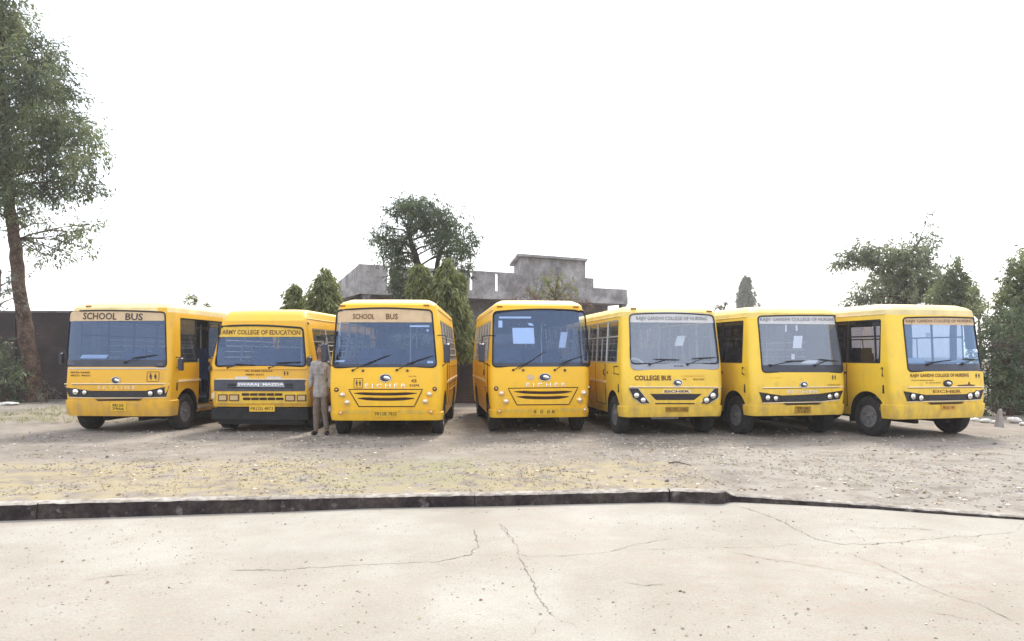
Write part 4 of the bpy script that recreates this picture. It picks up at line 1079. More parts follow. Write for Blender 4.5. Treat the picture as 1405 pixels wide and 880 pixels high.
def lot_patches(t, geo, last):
    for (y0, y1, x0, x1, c, wob, sc_, amt) in (
            (5.5, 10.6, -14, 2.0, (.31, .262, .158), 1.6, .45, .8),      # straw
            (8.6, 10.8, -2.8, -.6, (.215, .21, .13), 1.0, .7, .7),      # green-grey tuft ground
            (5.5, 13.0, 2.2, 16, (.31, .285, .25), 1.4, .5, .6),         # pale rubble
            (17, 27, -14, -8.5, (.26, .22, .12), 1.4, .5, .6)):
        k = band(t, geo, y0, y1, x0, x1, wob, sc_); a = t.nodes.new('ShaderNodeMath'); a.operation = 'MULTIPLY'; a.inputs[1].default_value = amt
        n = t.nodes.new('ShaderNodeTexNoise'); n.inputs['Scale'].default_value = 3.2; n.inputs['Detail'].default_value = 8
        t.links.new(geo.outputs['Position'], n.inputs['Vector'])
        mr = t.nodes.new('ShaderNodeMapRange'); mr.inputs[1].default_value = .38; mr.inputs[2].default_value = .56; t.links.new(n.outputs['Fac'], mr.inputs[0])
        b2 = t.nodes.new('ShaderNodeMath'); b2.operation = 'MULTIPLY'; t.links.new(k.outputs[0], b2.inputs[0]); t.links.new(mr.outputs[0], b2.inputs[1])
        t.links.new(b2.outputs[0], a.inputs[0])
        mx = t.nodes.new('ShaderNodeMixRGB'); mx.inputs[2].default_value = (*c, 1)
        t.links.new(a.outputs[0], mx.inputs[0]); t.links.new(last.outputs[0], mx.inputs[1]); last = mx
    return last
M['lot'] = noisemix('packed_earth', [((.222, .198, .172), (.295, .266, .232)), ((.82, .80, .78), (1, 1, 1)), ((.84, .82, .80), (1.0, 1.0, 1.0))], (.6, 3.0, 30.0), bump=.45, bdist=.02, bscale=20, speck=(7.0, .06, (.46, .42, .37), .5), pos=lot_patches)

KERB = [(-60, -3), (-12, 6.7), (-5.37, 7.757), (-3.58, 8.04), (-1.67, 8.38), (-.02, 8.52), (1.87, 8.72), (2.42, 8.60), (2.60, 8.74), (4.09, 8.34), (5.41, 7.82), (9.0, 6.6), (60, -14)]
KTOP = [(-60, .03), (-5.37, .033), (-3.58, .02), (-1.67, -.01), (1.87, 0), (2.5, 0), (2.62, -.065), (4.1, -.100), (5.4, -.118), (60, -.118)]
ROADZ = -.15
def kerby(x): return interp(KERB, x)
def kz(x): return interp(KTOP, x)
from mathutils import noise as mnoise
def lotz(x, y):
    k = min(1, max(0, (y - kerby(x) - .1) / 3.0)); k = k * k * (3 - 2 * k)
    z = (kz(x) - .006) * (1 - k)
    if y < 40 and abs(x) < 30:
        a = min(1, max(0, (y - kerby(x) - .15) / .4))
        z += a * (.022 * mnoise.noise((x * .8, y * .8, 0)) + .012 * mnoise.noise((x * 3.1, y * 3.1, 4)))
    return z
xs = [-350, -120, -60, -40] + [-26 + i * .13 for i in range(400)] + [28, 40, 60, 120, 350]
def ts(x):
    y0 = kerby(x) + .07
    return [y0 + v for v in [0, .06] + [.06 + .12 * i for i in range(1, 60)]] + [y0 + 7.3 + (i + 1) * .5 for i in range(36)] + [60, 120, 350]
rows = [[None] * len(xs) for _ in range(len(ts(0)))]
for j, x in enumerate(xs):
    for i, y in enumerate(ts(x)): rows[i][j] = (x, y, lotz(x, y))
q = MB(); q.grid(rows); me = q.mesh('ground', M['lot'])
for p in me.polygons: p.use_smooth = True
tag(link('ground', me), kind='structure')
q = MB(); rx = [-350, -60, -20] + [-12 + i * .5 for i in range(49)] + [20, 60, 350]; ry = [-350, -60, -5, 0, 2] + [3 + .4 * i for i in range(18)]
q.grid([[(x, y, ROADZ + (.012 * mnoise.noise((x * .5, y * .5, 9)) if abs(x) < 13 and 2 < y < 9 else 0)) for x in rx] for y in ry])
me = q.mesh('road', M['road'])
for p in me.polygons: p.use_smooth = True
road = tag(link('road', me), kind='structure')
def rz(x, y): return ROADZ + (.012 * mnoise.noise((x * .5, y * .5, 9)) if abs(x) < 13 and 2 < y < 9 else 0)

# kerb of cast concrete: long left run, one broader block, thin sunken run on the right
M['kerb'] = noisemix('dark_kerb_concrete', [((.050, .038, .040), (.10, .08, .078)), ((.55, .52, .5), (1, 1, 1))], (3.0, 14.0), bump=.8, bdist=.02, bscale=18)
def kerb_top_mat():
    m = noisemix('kerb_dark_flaked', [((.032, .024, .026), (.075, .060, .056)), ((.6, .58, .56), (1, 1, 1))], (3.2, 16.0), bump=.8, bdist=.02, bscale=18)
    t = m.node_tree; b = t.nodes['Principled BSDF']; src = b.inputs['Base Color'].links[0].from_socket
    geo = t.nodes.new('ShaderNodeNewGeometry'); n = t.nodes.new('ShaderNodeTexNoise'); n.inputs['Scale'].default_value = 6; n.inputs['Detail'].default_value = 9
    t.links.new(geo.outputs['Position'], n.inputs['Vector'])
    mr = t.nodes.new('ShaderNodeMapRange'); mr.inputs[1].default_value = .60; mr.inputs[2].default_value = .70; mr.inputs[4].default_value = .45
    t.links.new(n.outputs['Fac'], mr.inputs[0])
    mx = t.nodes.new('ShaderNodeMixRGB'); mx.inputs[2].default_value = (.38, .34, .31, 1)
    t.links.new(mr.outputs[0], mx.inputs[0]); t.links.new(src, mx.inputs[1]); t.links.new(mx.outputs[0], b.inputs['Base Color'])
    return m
M['kerbface'] = kerb_top_mat()  # dark mix with pale flakes for front faces; tops use the pale mix
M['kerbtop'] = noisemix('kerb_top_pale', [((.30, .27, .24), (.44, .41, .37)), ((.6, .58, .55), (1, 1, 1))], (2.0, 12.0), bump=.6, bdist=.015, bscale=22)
rc0 = random.Random(3)
kerb = empty('kerb', (0, 8.5, ROADZ)); tag(kerb, kind='structure')
def kerb_run(x0, x1, wd, dy=0, lift=0.0):
    n = max(6, int((x1 - x0) / .07)); R_ = []
    for i in range(n + 1):
        x = x0 + (x1 - x0) * i / n; y = kerby(x) + dy; z = kz(x) + lift; e = .010 * mnoise.noise((x * 5, 1, 0)) + .006 * mnoise.noise((x * 17, 3, 0))
        e2 = .010 * mnoise.noise((x * 6, 7, 0)) + .008 * mnoise.noise((x * 19, 2, 0)); g = .012 * mnoise.noise((x * 3, 5, 0))
        R_.append([(x, y - .012 + e, ROADZ - .04), (x, y - .01 + e, ROADZ + .02), (x, y + e * .5 + g, (z + ROADZ) / 2), (x, y + e2, z - .018 + e2 * .6), (x, y + .02 + e2, z - .003 + e * .4), (x, y + wd, z + e * .3), (x, y + wd + .01, z - .05)])
    q = MB(); q.grid([[R_[i][k] for i in range(n + 1)] for k in range(4)], 0); q.grid([[R_[i][k] for i in range(n + 1)] for k in range(3, 7)], 1)
    for r in (R_[0], R_[-1]): q.add(r, [tuple(range(7))], 0)
    o = q.build('kerb_block', [M['kerbface'], M['kerbtop']], None, 50); o.parent = kerb; o.matrix_parent_inverse = Matrix.Translation((0, -8.5, -ROADZ))
kx = [-30, -22, -14, -9.4, -7.2, -5.02, -2.71, -.43, 1.85]
for xa_, xb_ in zip(kx, kx[1:]): kerb_run(xa_ + .006, xb_, .15, rc0.uniform(-.008, .008), rc0.uniform(-.005, .004))
kerb_run(1.862, 2.50, .13, -.012, .004)
kx = [2.512, 4.4, 6.5, 9, 14, 30]
for xa_, xb_ in zip(kx, kx[1:]): kerb_run(xa_, xb_ - .006, .10, rc0.uniform(-.006, .006), rc0.uniform(-.004, .004))

# cracks in the concrete
CR = [[(310, 784), (380, 782), (450, 778), (520, 774), (600, 770), (645, 762), (657, 750), (655, 738), (650, 724)],
      [(684, 718), (700, 735), (710, 750), (712, 760), (725, 765), (780, 763), (830, 760), (880, 747), (930, 738)],
      [(712, 762), (722, 785), (732, 808), (745, 830), (757, 845), (775, 852)], [(1010, 694), (1060, 710), (1120, 740), (1160, 748), (1230, 745), (1300, 738), (1400, 730)],
      [(860, 757), (960, 751), (1020, 752), (1105, 746)], [(1160, 757), (1230, 785), (1290, 812), (1340, 828), (1405, 857)], [(1130, 719), (1200, 724), (1300, 728)],
      [(1350, 842), (1405, 841)], [(660, 764), (690, 760), (700, 755)], [(700, 740), (690, 728), (684, 722)], [(745, 845), (730, 870), (716, 878)], [(760, 850), (785, 856), (800, 868)],
      [(960, 712), (985, 716), (1010, 715)], [(1270, 838), (1330, 850), (1360, 862)], [(985, 755), (1100, 775), (1200, 790)], [(1080, 700), (1100, 706)], [(560, 700), (640, 704), (690, 700)],
      [(100, 800), (160, 792), (210, 790)], [(850, 800), (880, 806), (930, 802)]]
M['crack'] = mat('crack_soil', (.21, .18, .15), .95, vary=.4, scale=20)
rc = random.Random(5)
for k, c in enumerate(CR):
    pts = []
    for (x, y) in c:
        Y = (CAMZ - ROADZ) * FPX / (y - HY); pts.append(Vector(((x - CX) / FPX * Y, Y, 0)))
    fine = []
    for a, d in zip(pts, pts[1:]):
        n = max(2, int((d - a).length / .035))
        for i in range(n): p = a.lerp(d, i / n); fine.append(p + Vector((rc.uniform(-.012, .012) + .03 * mnoise.noise((p.x * 4, p.y * 4, 2)), rc.uniform(-.012, .012) + .04 * mnoise.noise((p.x * 4, p.y * 4, 8)), 0)))
    wmax = (.010, .007, .009)[k % 3] * (1.1 if k < 4 else .65); L_, Rr = [], []
    for i, p in enumerate(fine):
        d = (fine[min(i + 1, len(fine) - 1)] - fine[max(i - 1, 0)]); nrm = Vector((-d.y, d.x, 0)).normalized()
        w_ = wmax * (.25 + .75 * abs(mnoise.noise((i * .21, k, 0))) * 1.6) * min(1, i / 4, (len(fine) - 1 - i) / 4 + .05)
        for (lst, s_) in ((L_, 1), (Rr, -1)): v = p + nrm * w_ * s_ * rc.uniform(.4, 1.1); lst.append((v.x, v.y, rz(v.x, v.y) + .004))
    q = MB(); q.grid([L_, Rr]); tag(q.build('crack', M['crack'], road, 0, fix=False), kind='stuff')

# ------------------------------------------------------------------ scattered stuff
def scatter(name, mats, n, place, size, label, kind='stone'):
    V = []; F = []; mi = []
    r = random.Random(sum(map(ord, name)))
    for _ in range(n):
        x, y, z = place(r); s = size(r); b0 = len(V); a = r.uniform(0, 6.28)
        if kind == 'stone':
            h = s * r.uniform(.35, .7)
            pts = [(s * cos(a + k * 1.5708) * r.uniform(.6, 1.1), s * sin(a + k * 1.5708) * r.uniform(.6, 1.1)) for k in range(4)]
            V += [(x + p[0], y + p[1], z - .005) for p in pts] + [(x + p[0] * .6 + r.uniform(-.2, .2) * s, y + p[1] * .6, z + h * r.uniform(.7, 1.1)) for p in pts]
            F += [(b0, b0 + 1, b0 + 5, b0 + 4), (b0 + 1, b0 + 2, b0 + 6, b0 + 5), (b0 + 2, b0 + 3, b0 + 7, b0 + 6), (b0 + 3, b0, b0 + 4, b0 + 7), (b0 + 4, b0 + 5, b0 + 6, b0 + 7)]
            mi += [r.randrange(len(mats))] * 5
        elif kind == 'leaf':
            c, s_ = cos(a), sin(a); w_ = s * .35; t = r.uniform(.1, .5) * s
            V += [(x, y, z + .004), (x + c * s * .5 - s_ * w_, y + s_ * s * .5 + c * w_, z + .006 + t * .5), (x + c * s, y + s_ * s, z + .004 + t * .2), (x + c * s * .5 + s_ * w_, y + s_ * s * .5 - c * w_, z + .005)]
            F += [(b0, b0 + 1, b0 + 2, b0 + 3)]; mi += [r.randrange(len(mats))]
        else:   # blade tuft
            m_ = r.randrange(len(mats))
            for k in range(r.randint(4, 8)):
                a = r.uniform(0, 6.28); hgt = s * r.uniform(.3, .9); l = s * r.uniform(.2, .9); b1 = len(V); w_ = .006
                ox, oy = r.gauss(0, s * .3), r.gauss(0, s * .3)
                V += [(x + ox - w_ * sin(a), y + oy + w_ * cos(a), z - .005), (x + ox + w_ * sin(a), y + oy - w_ * cos(a), z - .005), (x + ox + cos(a) * l, y + oy + sin(a) * l, z + hgt)]
                F.append((b1, b1 + 1, b1 + 2)); mi.append(m_)
    me = bpy.data.meshes.new(name); me.from_pydata(V, [], F)
    for m in mats: me.materials.append(m)
    me.polygons.foreach_set('material_index', mi); me.update()
    return tag(link(name, me), label, None, None, 'stuff')

def lotpt(x0, x1, d0, d1, clump=0.0, th=0.0):
    def f(r):
        for _ in range(60):
            x = r.uniform(x0, x1); y = kerby(x) + .15 + d0 + (d1 - d0) * r.random() ** 1.0
            if clump and mnoise.noise((x * clump, y * clump, 3)) < th: continue
            return (x, y, lotz(x, y))
        return (x, y, lotz(x, y))
    return f
gm = [mat('stone_grey', (.30, .27, .25), .9), mat('stone_pale', (.50, .46, .41), .9), mat('stone_dark', (.13, .105, .10), .9), mat('stone_buff', (.42, .34, .25), .9)]
lm = [mat('dead_leaf_brown', (.16, .095, .055), .9), mat('dead_leaf_tan', (.34, .27, .18), .9), mat('dead_leaf_pale', (.52, .47, .38), .9)]
st = [mat('straw_blade', (.40, .335, .215), .9), mat('straw_pale_blade', (.47, .41, .28), .9), mat('straw_brown_blade', (.34, .27, .18), .9)]
gr = [mat('olive_blade', (.25, .26, .13), .9), mat('grey_green_blade', (.33, .32, .19), .9)]
scatter('gravel', gm, 5500, lotpt(-13, 14, .2, 8.0), lambda r: r.uniform(.006, .022) * (1 + (r.random() < .05) * 1.2), 'small stones strewn over the earth in front of the buses')
scatter('rubble', [gm[1], gm[3], gm[0]], 3200, lotpt(1.5, 14, .1, 4.6, .6, -.1), lambda r: r.uniform(.010, .030), 'pale broken stones on the right side of the earth strip')
scatter('fallen_leaves', lm, 2400, lotpt(-13, 14, .1, 8, .5, -.05), lambda r: r.uniform(.03, .075), 'dead leaves lying on the bare earth', 'leaf')
scatter('dry_grass', st, 2600, lotpt(-13, 1.6, .0, 2.6, .55, -.12), lambda r: r.uniform(.010, .028), 'straw-coloured grass along the kerb', 'blade')
scatter('sparse_grass', gr + [st[0]], 1300, lotpt(-9, 6, .0, 4.2, .8, .12), lambda r: r.uniform(.012, .034), 'thin olive grass patches behind the kerb', 'blade')
scatter('weeds', gr, 1500, lambda r: (lambda x, y: (x, y, lotz(x, y)))(r.uniform(-14, -8.6), r.uniform(17, 25.5)), lambda r: r.uniform(.04, .12), 'low weeds beside the left wall', 'blade')
def roadpt(r):
    for _ in range(40):
        x = r.uniform(-8, 8); y = r.uniform(3.4, kerby(x) - .03)
        if mnoise.noise((x * .7, y * 1.1, 6)) + (.35 if (x < -1.6 or y < 5.6) else 0) > -.05: return (x, y, rz(x, y))
    return (x, y, rz(x, y))
scatter('grit', [gm[2], gm[0], gm[3], gm[0]], 6000, roadpt, lambda r: r.uniform(.003, .0085) * (1 + (r.random() < .04)), 'grit lying on the concrete')
scatter('leaf_litter', lm, 500, roadpt, lambda r: r.uniform(.012, .035), 'scraps of dead leaf on the concrete', 'leaf')
q = MB(); p = [at(917, 636, 10.75), at(928, 634.6, 10.75), at(938, 638, 10.7), at(949, 641.5, 10.6)]
q.tube([(v.x, v.y, lotz(v.x, v.y) + .012 + .015 * (i == 1)) for i, v in enumerate(p)], [.010, .009, .007, .004], 6); q.tube([(p[1].x, p[1].y, .02), (p[1].x + .08, p[1].y + .05, .05)], .004, 5)
tag(q.build('stick', mat('stick_bark', (.06, .045, .04), .9)), 'dark broken stick on the bare earth in front of the fourth bus gap', 'stick')

# ------------------------------------------------------------------ walls
def brickwork(name, c1, c2, mortar, stain):
    m, t, b = principled(name); b.inputs['Roughness'].default_value = .95
    geo = t.nodes.new('ShaderNodeNewGeometry'); mp = t.nodes.new('ShaderNodeMapping'); mp.inputs['Rotation'].default_value = (R(90), 0, 0)
    t.links.new(geo.outputs['Position'], mp.inputs['Vector'])
    br = t.nodes.new('ShaderNodeTexBrick'); br.inputs['Scale'].default_value = 1; br.inputs['Brick Width'].default_value = .24; br.inputs['Row Height'].default_value = .085
    br.inputs['Mortar Size'].default_value = .008; br.inputs['Color1'].default_value = (*c1, 1); br.inputs['Color2'].default_value = (*c2, 1); br.inputs['Mortar'].default_value = (*mortar, 1)
    t.links.new(mp.outputs[0], br.inputs['Vector'])
    n = t.nodes.new('ShaderNodeTexNoise'); n.inputs['Scale'].default_value = .9; n.inputs['Detail'].default_value = 8; t.links.new(geo.outputs['Position'], n.inputs['Vector'])
    mr = t.nodes.new('ShaderNodeMapRange'); mr.inputs[1].default_value = .4; mr.inputs[2].default_value = .62; t.links.new(n.outputs['Fac'], mr.inputs[0])
    mx = t.nodes.new('ShaderNodeMixRGB'); mx.inputs[2].default_value = (*stain, 1); t.links.new(mr.outputs[0], mx.inputs[0]); t.links.new(br.outputs[0], mx.inputs[1]); t.links.new(mx.outputs[0], b.inputs['Base Color'])
    bp = t.nodes.new('ShaderNodeBump'); bp.inputs['Distance'].default_value = .01; bp.inputs['Strength'].default_value = .6; bp.invert = True
    t.links.new(br.outputs['Fac'], bp.inputs['Height']); t.links.new(bp.outputs[0], b.inputs['Normal'])
    return m
M['brick'] = brickwork('sooty_brick', (.080, .050, .045), (.055, .036, .036), (.09, .072, .066), (.036, .028, .030))
M['copingdark'] = mat('coping_cement', (.17, .15, .15), .9, vary=.4, scale=3)
def boundary(x0, x1, y, h, label, name='boundary_wall'):
    e = empty(name, ((x0 + x1) / 2, y, 0)); tag(e, label, 'wall'); cx = (x0 + x1) / 2
    q = MB(); q.box((0, .12, h / 2 - .1), (x1 - x0, .23, h + .2)); q.build('wall', M['brick'], e)
    q = MB(); q.box((0, .12, h + .035), (x1 - x0, .30, .068)); q.build('coping', M['copingdark'], e)
    n = int((x1 - x0) / 3)
    for i in range(n):
        q = MB(); q.box((x0 - cx + 1.4 + i * 3, .0, h / 2 - .1), (.36, .12, h + .19)); q.build('pier', M['brick'], e)
boundary(-40, -9.5, 26, 3.05, 'tall sooty brick wall at the left behind the tree trunk')
boundary(-9.3, 11, 24, 2.42, 'lower dark brick wall seen in the gap between the two round-lamped buses')
boundary(13.5, 40, 20.6, 2.2, 'dark brick wall behind the hedge at the right edge')

# ------------------------------------------------------------------ concrete building
M['conc'] = noisemix('stained_cement', [((.30, .29, .295), (.44, .425, .425)), ((.62, .6, .6), (1, 1, 1)), ((.85, .84, .83), (1, 1, 1))], (.5, 1.7, 9), bump=.3)
M['concdark'] = noisemix('dark_cement', [((.17, .16, .165), (.27, .26, .26)), ((.65, .62, .62), (1, 1, 1))], (.7, 3.0), bump=.3)  # darker cement for the recessed wall, columns, side wall and streaks
A = Vector((-6.6, 32, 0)); fd = Vector((cos(R(28)), sin(R(28)), 0)); nd = Vector((-fd.y, fd.x, 0)); Bp = Vector((-9.4, 40, 0))
bld = empty('concrete_building', A, 0); tag(bld, 'flat-roofed grey concrete building with slit parapet and rooftop stair room behind the wall', 'building')
def slab(name, m, t0, t1, d0, d1, z0, z1, parent=bld):
    q = MB(); P = [fd * t + nd * d + Vector((0, 0, z)) for t in (t0, t1) for d in (d0, d1) for z in (z0, z1)]
    q.add(P, [(0, 1, 3, 2), (4, 6, 7, 5), (0, 4, 5, 1), (2, 3, 7, 6), (0, 2, 6, 4), (1, 5, 7, 3)]); return q.build(name, m, parent)
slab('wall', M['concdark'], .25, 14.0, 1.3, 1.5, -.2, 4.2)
slab('roof_slab', M['conc'], 0, 14.3, -.06, 9, 4.2, 4.58)
tsl = [1.33, 2.67, 4.0, 5.34, 6.67]; edges = [0.0] + [v for t in tsl for v in (t - .085, t + .085)] + [14.3 - 2.15]
for a, c in zip(edges[::2], edges[1::2]): slab('parapet', M['conc'], a, c, 0, .14, 4.58, 5.40)
slab('parapet_rail', M['conc'], -.02, 7.75, -.01, .15, 5.40, 5.5)
slab('parapet', M['conc'], 12.2, 14.3, 0, .14, 4.58, 4.98)
slab('parapet', M['conc'], 11.72, 12.18, -.02, .16, 4.58, 5.46)
def sroom(name, t0, t1, d0, d1, z0, z1):
    q = MB(); dd = Vector((-.10, 1, 0)); P = [fd * t + dd * d + Vector((0, 0, z)) for t in (t0, t1) for d in (d0, d1) for z in (z0, z1)]
    q.add(P, [(0, 1, 3, 2), (4, 6, 7, 5), (0, 4, 5, 1), (2, 3, 7, 6), (0, 2, 6, 4), (1, 5, 7, 3)]); return q.build(name, M['conc'], bld)
sroom('stair_room', 8.0, 11.7, .003, 3.6, 4.585, 6.30)
sroom('stair_room_roof', 7.75, 11.78, -.2, 3.9, 6.30, 6.42)
for t in (8.25, 9.9): slab('water_stain', M['concdark'], t, t + .22, -.004, .002, 4.60, 5.9)
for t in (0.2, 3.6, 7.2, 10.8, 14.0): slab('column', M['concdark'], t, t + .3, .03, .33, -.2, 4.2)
for t in (1.6, 5.0, 8.6): 
    f = slab('window', M['copingdark'], t, t + 1.3, 1.24, 1.3, 1.3, 2.7); slab('window_pane', M['pane_dark'], t + .07, t + 1.23, 1.225, 1.24, 1.37, 2.63, f)
q = MB(); sdv = (Bp - A); sn = Vector((sdv.y, -sdv.x, 0)).normalized() * -.15
for z0, z1, k in ((4.58, 5.5, 0), (4.2, 4.58, 1)):
    o0 = Vector((0, 0, 0)) + sn * -.02 * k
    P = [o0 + d + n_ + Vector((0, 0, z)) for d in (Vector((0, 0, 0)), sdv) for n_ in (Vector((0, 0, 0)), -sn) for z in (z0, z1)]
    q.add(P, [(0, 1, 3, 2), (4, 6, 7, 5), (0, 4, 5, 1), (2, 3, 7, 6), (0, 2, 6, 4), (1, 5, 7, 3)])
q.build('side_parapet', M['conc'], bld)
q = MB(); o0 = fd * .35; P = [o0 + d + n_ + Vector((0, 0, z)) for d in (Vector((0, 0, 0)), sdv) for n_ in (Vector((0, 0, 0)), -sn) for z in (-.2, 4.2)]
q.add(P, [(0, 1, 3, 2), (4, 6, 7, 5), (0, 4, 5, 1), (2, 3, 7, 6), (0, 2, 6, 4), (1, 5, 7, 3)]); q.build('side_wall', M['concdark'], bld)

# ------------------------------------------------------------------ trees
def leaves_mesh(P, D, size, mats, wid=.32, name='crown', rg=None, droop=.3):
    """P (n,3) positions, D (n,3) leaf directions; each leaf one folded rhombus"""
    rg = rg or rng; n = len(P)
    D = D / (np.linalg.norm(D, axis=1, keepdims=True) + 1e-9)
    r = rg.normal(size=(n, 3)); S = np.cross(D, r); S /= (np.linalg.norm(S, axis=1, keepdims=True) + 1e-9)
    N = np.cross(D, S); s = (size * rg.uniform(.6, 1.35, size=(n, 1)))
    V = np.empty((n, 4, 3)); V[:, 0] = P; V[:, 1] = P + D * s * .5 + S * s * wid * .5 + N * s * .05; V[:, 2] = P + D * s + np.array([0, 0, -1]) * s * droop * .3; V[:, 3] = P + D * s * .5 - S * s * wid * .5 + N * s * .05
    me = bpy.data.meshes.new(name); me.vertices.add(n * 4); me.vertices.foreach_set('co', V.reshape(-1).astype(np.float32))
    me.loops.add(n * 4); me.loops.foreach_set('vertex_index', np.arange(n * 4, dtype=np.int32))
    me.polygons.add(n); me.polygons.foreach_set('loop_start', np.arange(0, n * 4, 4, dtype=np.int32))
    try: me.polygons.foreach_set('loop_total', np.full(n, 4, dtype=np.int32))
    except Exception: pass
    for m in mats: me.materials.append(m)
    me.polygons.foreach_set('material_index', rg.integers(0, len(mats), n).astype(np.int32)); me.update(calc_edges=True); me.validate()
    return me

def clump_points(c, r, dens, rg, per=12, sprig=.32, squash=(1, .85, .8), hang=.4):
    n = max(4, int(dens * r * r))
    d = rg.normal(size=(n, 3)); d /= np.linalg.norm(d, axis=1, keepdims=True)
    rad = r * rg.random((n, 1)) ** .42 * (1 + .28 * rg.normal(size=(n, 1)))
    C = np.array(c) + d * rad * np.array(squash)
    ax = d * .7 + rg.normal(size=(n, 3)) * .5 + np.array([0, 0, -hang]); ax /= np.linalg.norm(ax, axis=1, keepdims=True)
    t = rg.random((n, per, 1)) * sprig
    P = C[:, None, :] + ax[:, None, :] * t + rg.normal(size=(n, per, 3)) * sprig * .16
    D = ax[:, None, :] * .6 + rg.normal(size=(n, per, 3)) * .6 + np.array([0, 0, -hang * .7])
    return P.reshape(-1, 3), D.reshape(-1, 3)

M['leaf_tree'] = [leafmat('leaf_grey_green', (.055, .080, .036), (.165, .21, .085), .45, .8), leafmat('leaf_olive', (.09, .11, .06), (.22, .24, .115), .5, .8)]  # tree leaf colours lightened to carry part of the haze
M['leaf_dark'] = [leafmat('leaf_deep', (.048, .074, .040), (.085, .125, .055), .36), leafmat('leaf_deep_olive', (.08, .10, .055), (.13, .16, .08), .42)]
M['leaf_ashoka'] = [leafmat('leaf_spear', (.085, .115, .035), (.16, .19, .065), .4, 3), leafmat('leaf_spear_bright', (.14, .17, .05), (.26, .28, .10), .45, 3)]
M['leaf_lime'] = [leafmat('leaf_lime', (.16, .19, .05), (.26, .27, .09), .45, 3), leafmat('leaf_lime_dull', (.12, .13, .05), (.2, .2, .09), .4, 3)]
M['leaf_pale'] = [leafmat('leaf_pale_a', (.10, .125, .07), (.20, .235, .13), .48, .8), leafmat('leaf_pale_b', (.14, .16, .09), (.26, .28, .16), .52, .8)]
M['leaf_hazy'] = [leafmat('leaf_mid', (.12, .14, .11), (.18, .20, .15), .4), leafmat('leaf_mid_olive', (.15, .16, .12), (.22, .23, .17), .45)]
M['bark'] = noisemix('bark_brown', [((.085, .055, .042), (.17, .115, .085)), ((.55, .52, .5), (1, 1, 1))], (4, 18), bump=1.0, bdist=.03, bscale=14)
M['barkdark'] = noisemix('bark_dark', [((.045, .035, .035), (.08, .065, .06)), ((.6, .6, .6), (1, 1, 1))], (4, 18), bump=1.0, bdist=.03, bscale=14)

def tree(name, label, Y, trunk, clumps, dens=120, leaf=.13, lm_='leaf_tree', bark='bark', per=12, group=None, limb=.05, sprig=.32, seed=1, hang=.4, depth=.85, limbfrom=.45, cat='tree', rs=1.0):
    """trunk = [(px,py,width_px)], clumps = [(px,py,r_px[,dy])] measured on the photo at depth Y"""
    rg = np.random.default_rng(seed); rr = random.Random(seed)
    base = at(trunk[0][0], trunk[0][1], Y); base.z = max(base.z, 0) if base.z > .3 else 0
    e = empty(name, (base.x, base.y, 0)); tag(e, label, cat, group)
    off = Vector((base.x, base.y, 0))
    tp = []; 
    for i, (x, y, w_) in enumerate(trunk):
        p = at(x, y, Y) - off; 
        if i == 0: p.z = -.1
        tp.append((p, w_ / FPX * Y / 2))
    q = MB(); path = []; rad = []
    for (p, a), (p2, b2) in zip(tp, tp[1:]):
        for j in range(5):
            t = j / 5; v = p.lerp(p2, t); k = 1 if 0 < j else 0
            path.append(v + Vector((rr.uniform(-1, 1), rr.uniform(-1, 1), 0)) * a * .12 * k); rad.append((a + (b2 - a) * t) * rr.uniform(.94, 1.08))
    path.append(tp[-1][0]); rad.append(tp[-1][1]); rad[0] *= 1.35; rad[1] *= 1.1
    q.tube(path, rad, 12); PS = []; DS = []
    centers = []
    for cl in clumps:
        x, y, r = cl[:3]; dy = cl[3] if len(cl) > 3 else rr.uniform(-1, 1) * depth
        c = at(x, y, Y + dy) - off; rm = r * rs / FPX * Y; centers.append((c, rm))
        P, D = clump_points(c, rm, dens, rg, per, sprig, hang=hang); PS.append(P); DS.append(D)
    k0 = int(len(path) * limbfrom)
    for c, rm in centers:
        cand = [(i, (path[i] - c).length + max(0, path[i].z - c.z + .2) * 2.5) for i in range(k0, len(path))]
        i = min(cand, key=lambda v: v[1])[0]; s = path[i]; r0 = min(rad[i] * .6, max(.02, limb * rm + .02))
        mid = s.lerp(c, .5) + Vector((rr.uniform(-.15, .15), rr.uniform(-.15, .15), rr.uniform(-.05, .25))) * (c - s).length * .5
        q.tube([s, s.lerp(mid, .5) + Vector((0, 0, .05)), mid, mid.lerp(c, .6), c], [r0, r0 * .85, r0 * .65, r0 * .45, r0 * .25], 6)
        for k in range(5):
            dv = Vector((rr.gauss(0, 1), rr.gauss(0, 1), rr.gauss(.2, 1))).normalized() * rm * .9
            q.tube([mid.lerp(c, .7), c + dv * .5, c + dv], [r0 * .35, r0 * .22, .006], 5)
    q.build('trunk', M[bark], e, 60, fix=False)
    me = leaves_mesh(np.concatenate(PS), np.concatenate(DS), leaf, M[lm_], name='crown', rg=rg)
    link('crown', me, e)
    return e

